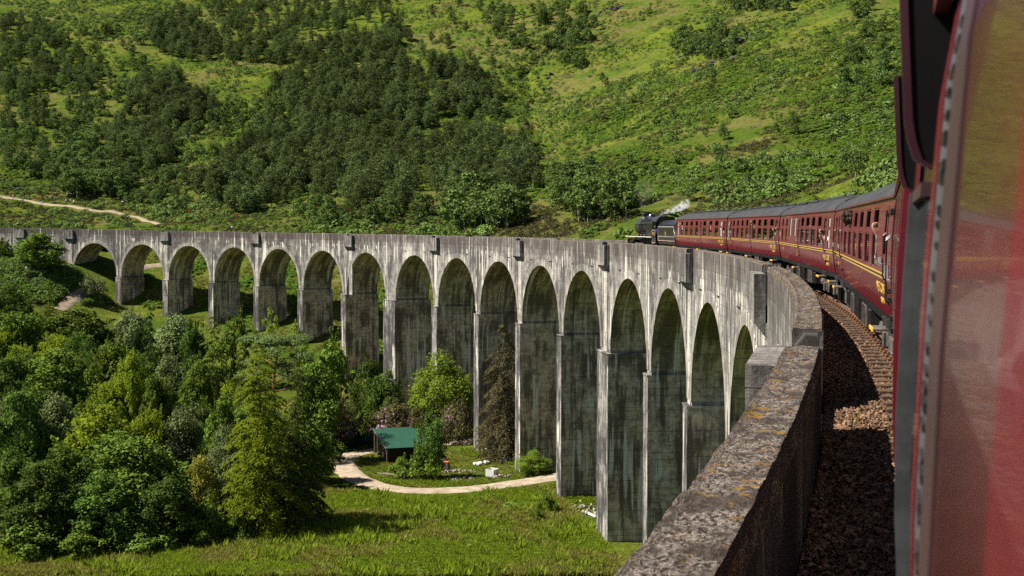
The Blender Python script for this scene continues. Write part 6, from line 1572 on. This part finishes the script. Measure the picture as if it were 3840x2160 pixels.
PEO = [(3,505,'stand','black','denim','person in black at the very left end of the pale footpath'),(20,512,'sit','blue','tan','person in blue sitting below the footpath at the far left'),(27,497,'stand','red','black','person in red on the footpath at the far left'),(33,503,'stand','pink','grey','person in pink beside the one in red on the footpath'),
 (58,507,'sit','black','black','person in black crouching just under the footpath'),(97,512,'stand','red','cream','person in red and cream on the footpath'),(106,515,'sit','white','grey','person in white sitting on the path edge, alone'),(132,507,'stand','black','black','person in black standing in the gap left of the walking group'),(140,506,'photo','blue','denim','person in pale blue standing above the path'),
 (166,514,'stand','white','black','first of the walking group on the path, in white'),(177,513,'stand','pink','black','second of the walking group on the path, in pink'),(186,515,'stand','white','denim','third of the walking group on the path, in white and denim'),(195,518,'stand','black','navy','last of the walking group on the path, in black'),
 (270,513,'sit','blue','grey','person in blue sitting under the tall birches'),(308,512,'sit','white','navy','person in white sitting in the shade right of the birches'),(318,511,'sit','navy','black','person in navy sitting in the shade right of the birches'),
 (365,462,'sit','white','grey','person in white sitting on the bare patch up the slope'),(355,482,'sit','orange','black','person in orange sitting alone in the scrub'),(384,478,'sit','blue','black','person in blue sitting near a dark-clothed companion'),(396,475,'sit','black','black','person in black sitting beside the one in blue'),
 (455,490,'sit','black','tan','person in black sitting high on the heath'),(476,489,'sit','cream','black','person in cream sitting high on the heath'),(424,524,'sit','white','black','person in white sitting on the lower heath, with a companion'),(431,523,'sit','black','navy','dark-clothed person sitting beside the one in white on the lower heath'),(481,513,'sit','black','grey','person in black and grey above the brown bare patch'),
 (477,535,'sit','red','black','person in red sitting at the left of the bare patch'),(487,535,'sit','grey','black','person in grey sitting right of the one in red'),(569,547,'sit','black','black','person in black sitting at the right end of the bare patch'),(597,543,'sit','red','black','person in dark red sitting in the bracken'),(583,577,'sit','white','grey','person in white sitting close behind the viaduct parapet'),
 (90,440,'stand','red','tan','person in red standing on the slope above the path'),(101,420,'stand','white','black','person in white standing higher up the slope'),(128,412,'stand','pink','black','person in pink at the top of the spectators'),(134,408,'photo','blue','navy','person in blue at the top of the spectators'),(145,423,'stand','black','black','person in black near the top of the spectators'),(90,468,'stand','grey','black','person in grey standing below the one in red'),
 (18,478,'sit','navy','black','person in navy in the shaded crowd at the far left, front row'),(25,476,'sit','white','denim','person in white in the shaded crowd at the far left, front row'),(45,478,'sit','blue','black','person in bright blue in the shaded crowd'),(52,476,'sit','white','navy','person in white at the right of the shaded crowd'),(60,478,'sit','blue','denim','person in denim at the right end of the shaded crowd'),(6,468,'sit','black','black','dark figure at the left of the shaded crowd'),(20,459,'sit','grey','black','grey-clothed person in the back row of the shaded crowd'),(40,461,'sit','tan','black','tan-clothed person in the back row of the shaded crowd'),
 (50,496,'sit','grey','black','person in grey sitting on the grass above the path'),(500,455,'photo','black','black','person in black standing among the birches up the slope'),(882,537,'stand','red','red','person all in bright red standing below the pine wood'),(878,540,'sit','orange','black','person in orange crouching beside the one in red'),
 (79,690,'stand','navy','denim','person in navy standing beside the left bushes below the viaduct'),(67,688,'stand','white','tan','person in white half hidden by the bush below the viaduct')]
for x, y, pose, a, b_, lab in PEO: person(x, y, pose, a, b_, lab, 290 if y < 570 or x > 500 else 150)
# passengers leaning out of the carriage windows and the engine crew
def bust(root, x, z, lean, cloth, label, arm=None, curly=False, name='person'):
    n = [(0,0,-.45),(0,.02,-.12),(0,.10*lean,.05),(0,.17*lean,.14),(0,.22*lean,.22),(0,.23*lean,.34)]; r = [.15,.17,.07,.062,.088,.082]; e = [(0,1),(1,2),(2,3),(3,4),(4,5)]
    n += [(.20,.0,-.08),(.23,.10,-.26),(.16,.12 if arm is None else .26,-.36 if arm is None else .02),(.13,.14 if arm is None else .30,-.38 if arm is None else .12), (-.20,.0,-.08),(-.22,.06,-.28),(-.14,.10,-.38),(-.11,.12,-.40)]
    r += [.08,.05,.04,.035,.08,.05,.04,.035]; e += [(1,6),(6,7),(7,8),(8,9),(1,10),(10,11),(11,12),(12,13)]
    me = skin_person('person', n, e, r); me.materials.clear()
    for m_ in (CLO[cloth], MAT['skin'], MAT['hair']): me.materials.append(m_)
    mi = [2 if (p.center.z > .37 or (p.center.z > .20 and p.center.x < -.03)) else 1 if (p.center.z > .09 and abs(p.center.x) < .13) or (arm and p.center.y > .17) else 0 for p in me.polygons]
    me.polygons.foreach_set('material_index', mi); me.polygons.foreach_set('use_smooth', [True]*len(mi)); o = ob(name, me); o.matrix_world = root.matrix_world @ Matrix.Translation((x, yprof(min(3.1, z))-.17, z)); tag(o, label, 'person')
    hc = root.matrix_world @ Vector((x, yprof(min(3.1, z))-.06+.23*lean, z+.30))
    if curly:
        rr = np.random.default_rng(4); k = 420; d = rr.normal(size=(k, 3)); d /= np.linalg.norm(d, axis=1)[:, None]; C = d*(.135+.045*rr.random((k, 1)))
        hm = mesh_np('hair', *leaf_quads(C, d+rr.normal(size=(k, 3))*.5, .09, .6, rr), [MAT['hair']]); h_ = ob('hair', hm, o); h_.location = (-.03, .23*lean, .32)
    return o
bpy.context.view_layer.update()
def XT(t): return LC/2-t*LC
bust(C4, XT(.435), 2.60, .9, 'black', 'curly-haired person leaning far out of the fourth carriage', None, True)
bust(C4, XT(.83), 2.45, .7, 'grey', 'person with a camera leaning out near the rear of the fourth carriage')
bust(C3, XT(.02), 2.30, 1.5, 'pink', 'bare-armed person leaning out of the front end of the third carriage', 'up')
bust(C3, XT(.88), 2.25, 1.2, 'white', 'person leaning out of the rear door of the third carriage', 'up')
bust(C2, XT(.59), 2.66, 1.4, 'black', 'person holding a camera out of the middle of the second carriage', 'up')
bust(C2, XT(.957), 2.25, 1.2, 'cream', 'pale-shirted person at the rear door of the second carriage')
bust(C2, XT(.09), 2.25, 1.1, 'white', 'person in white at the front door of the second carriage')
bust(C1, XT(.965), 2.25, 1.2, 'white', 'person in white at the rear door of the first carriage')
bust(C1, XT(.735), 2.64, 1.3, 'pink', 'person leaning out of a rear window of the first carriage', 'up')
bust(C1, XT(.155), 2.60, 1.0, 'white', 'person looking out of the foremost window of the first carriage')
bust(LO, -5.75, 2.35, .9, 'navy', 'engine driver in dark overalls leaning from the cab')
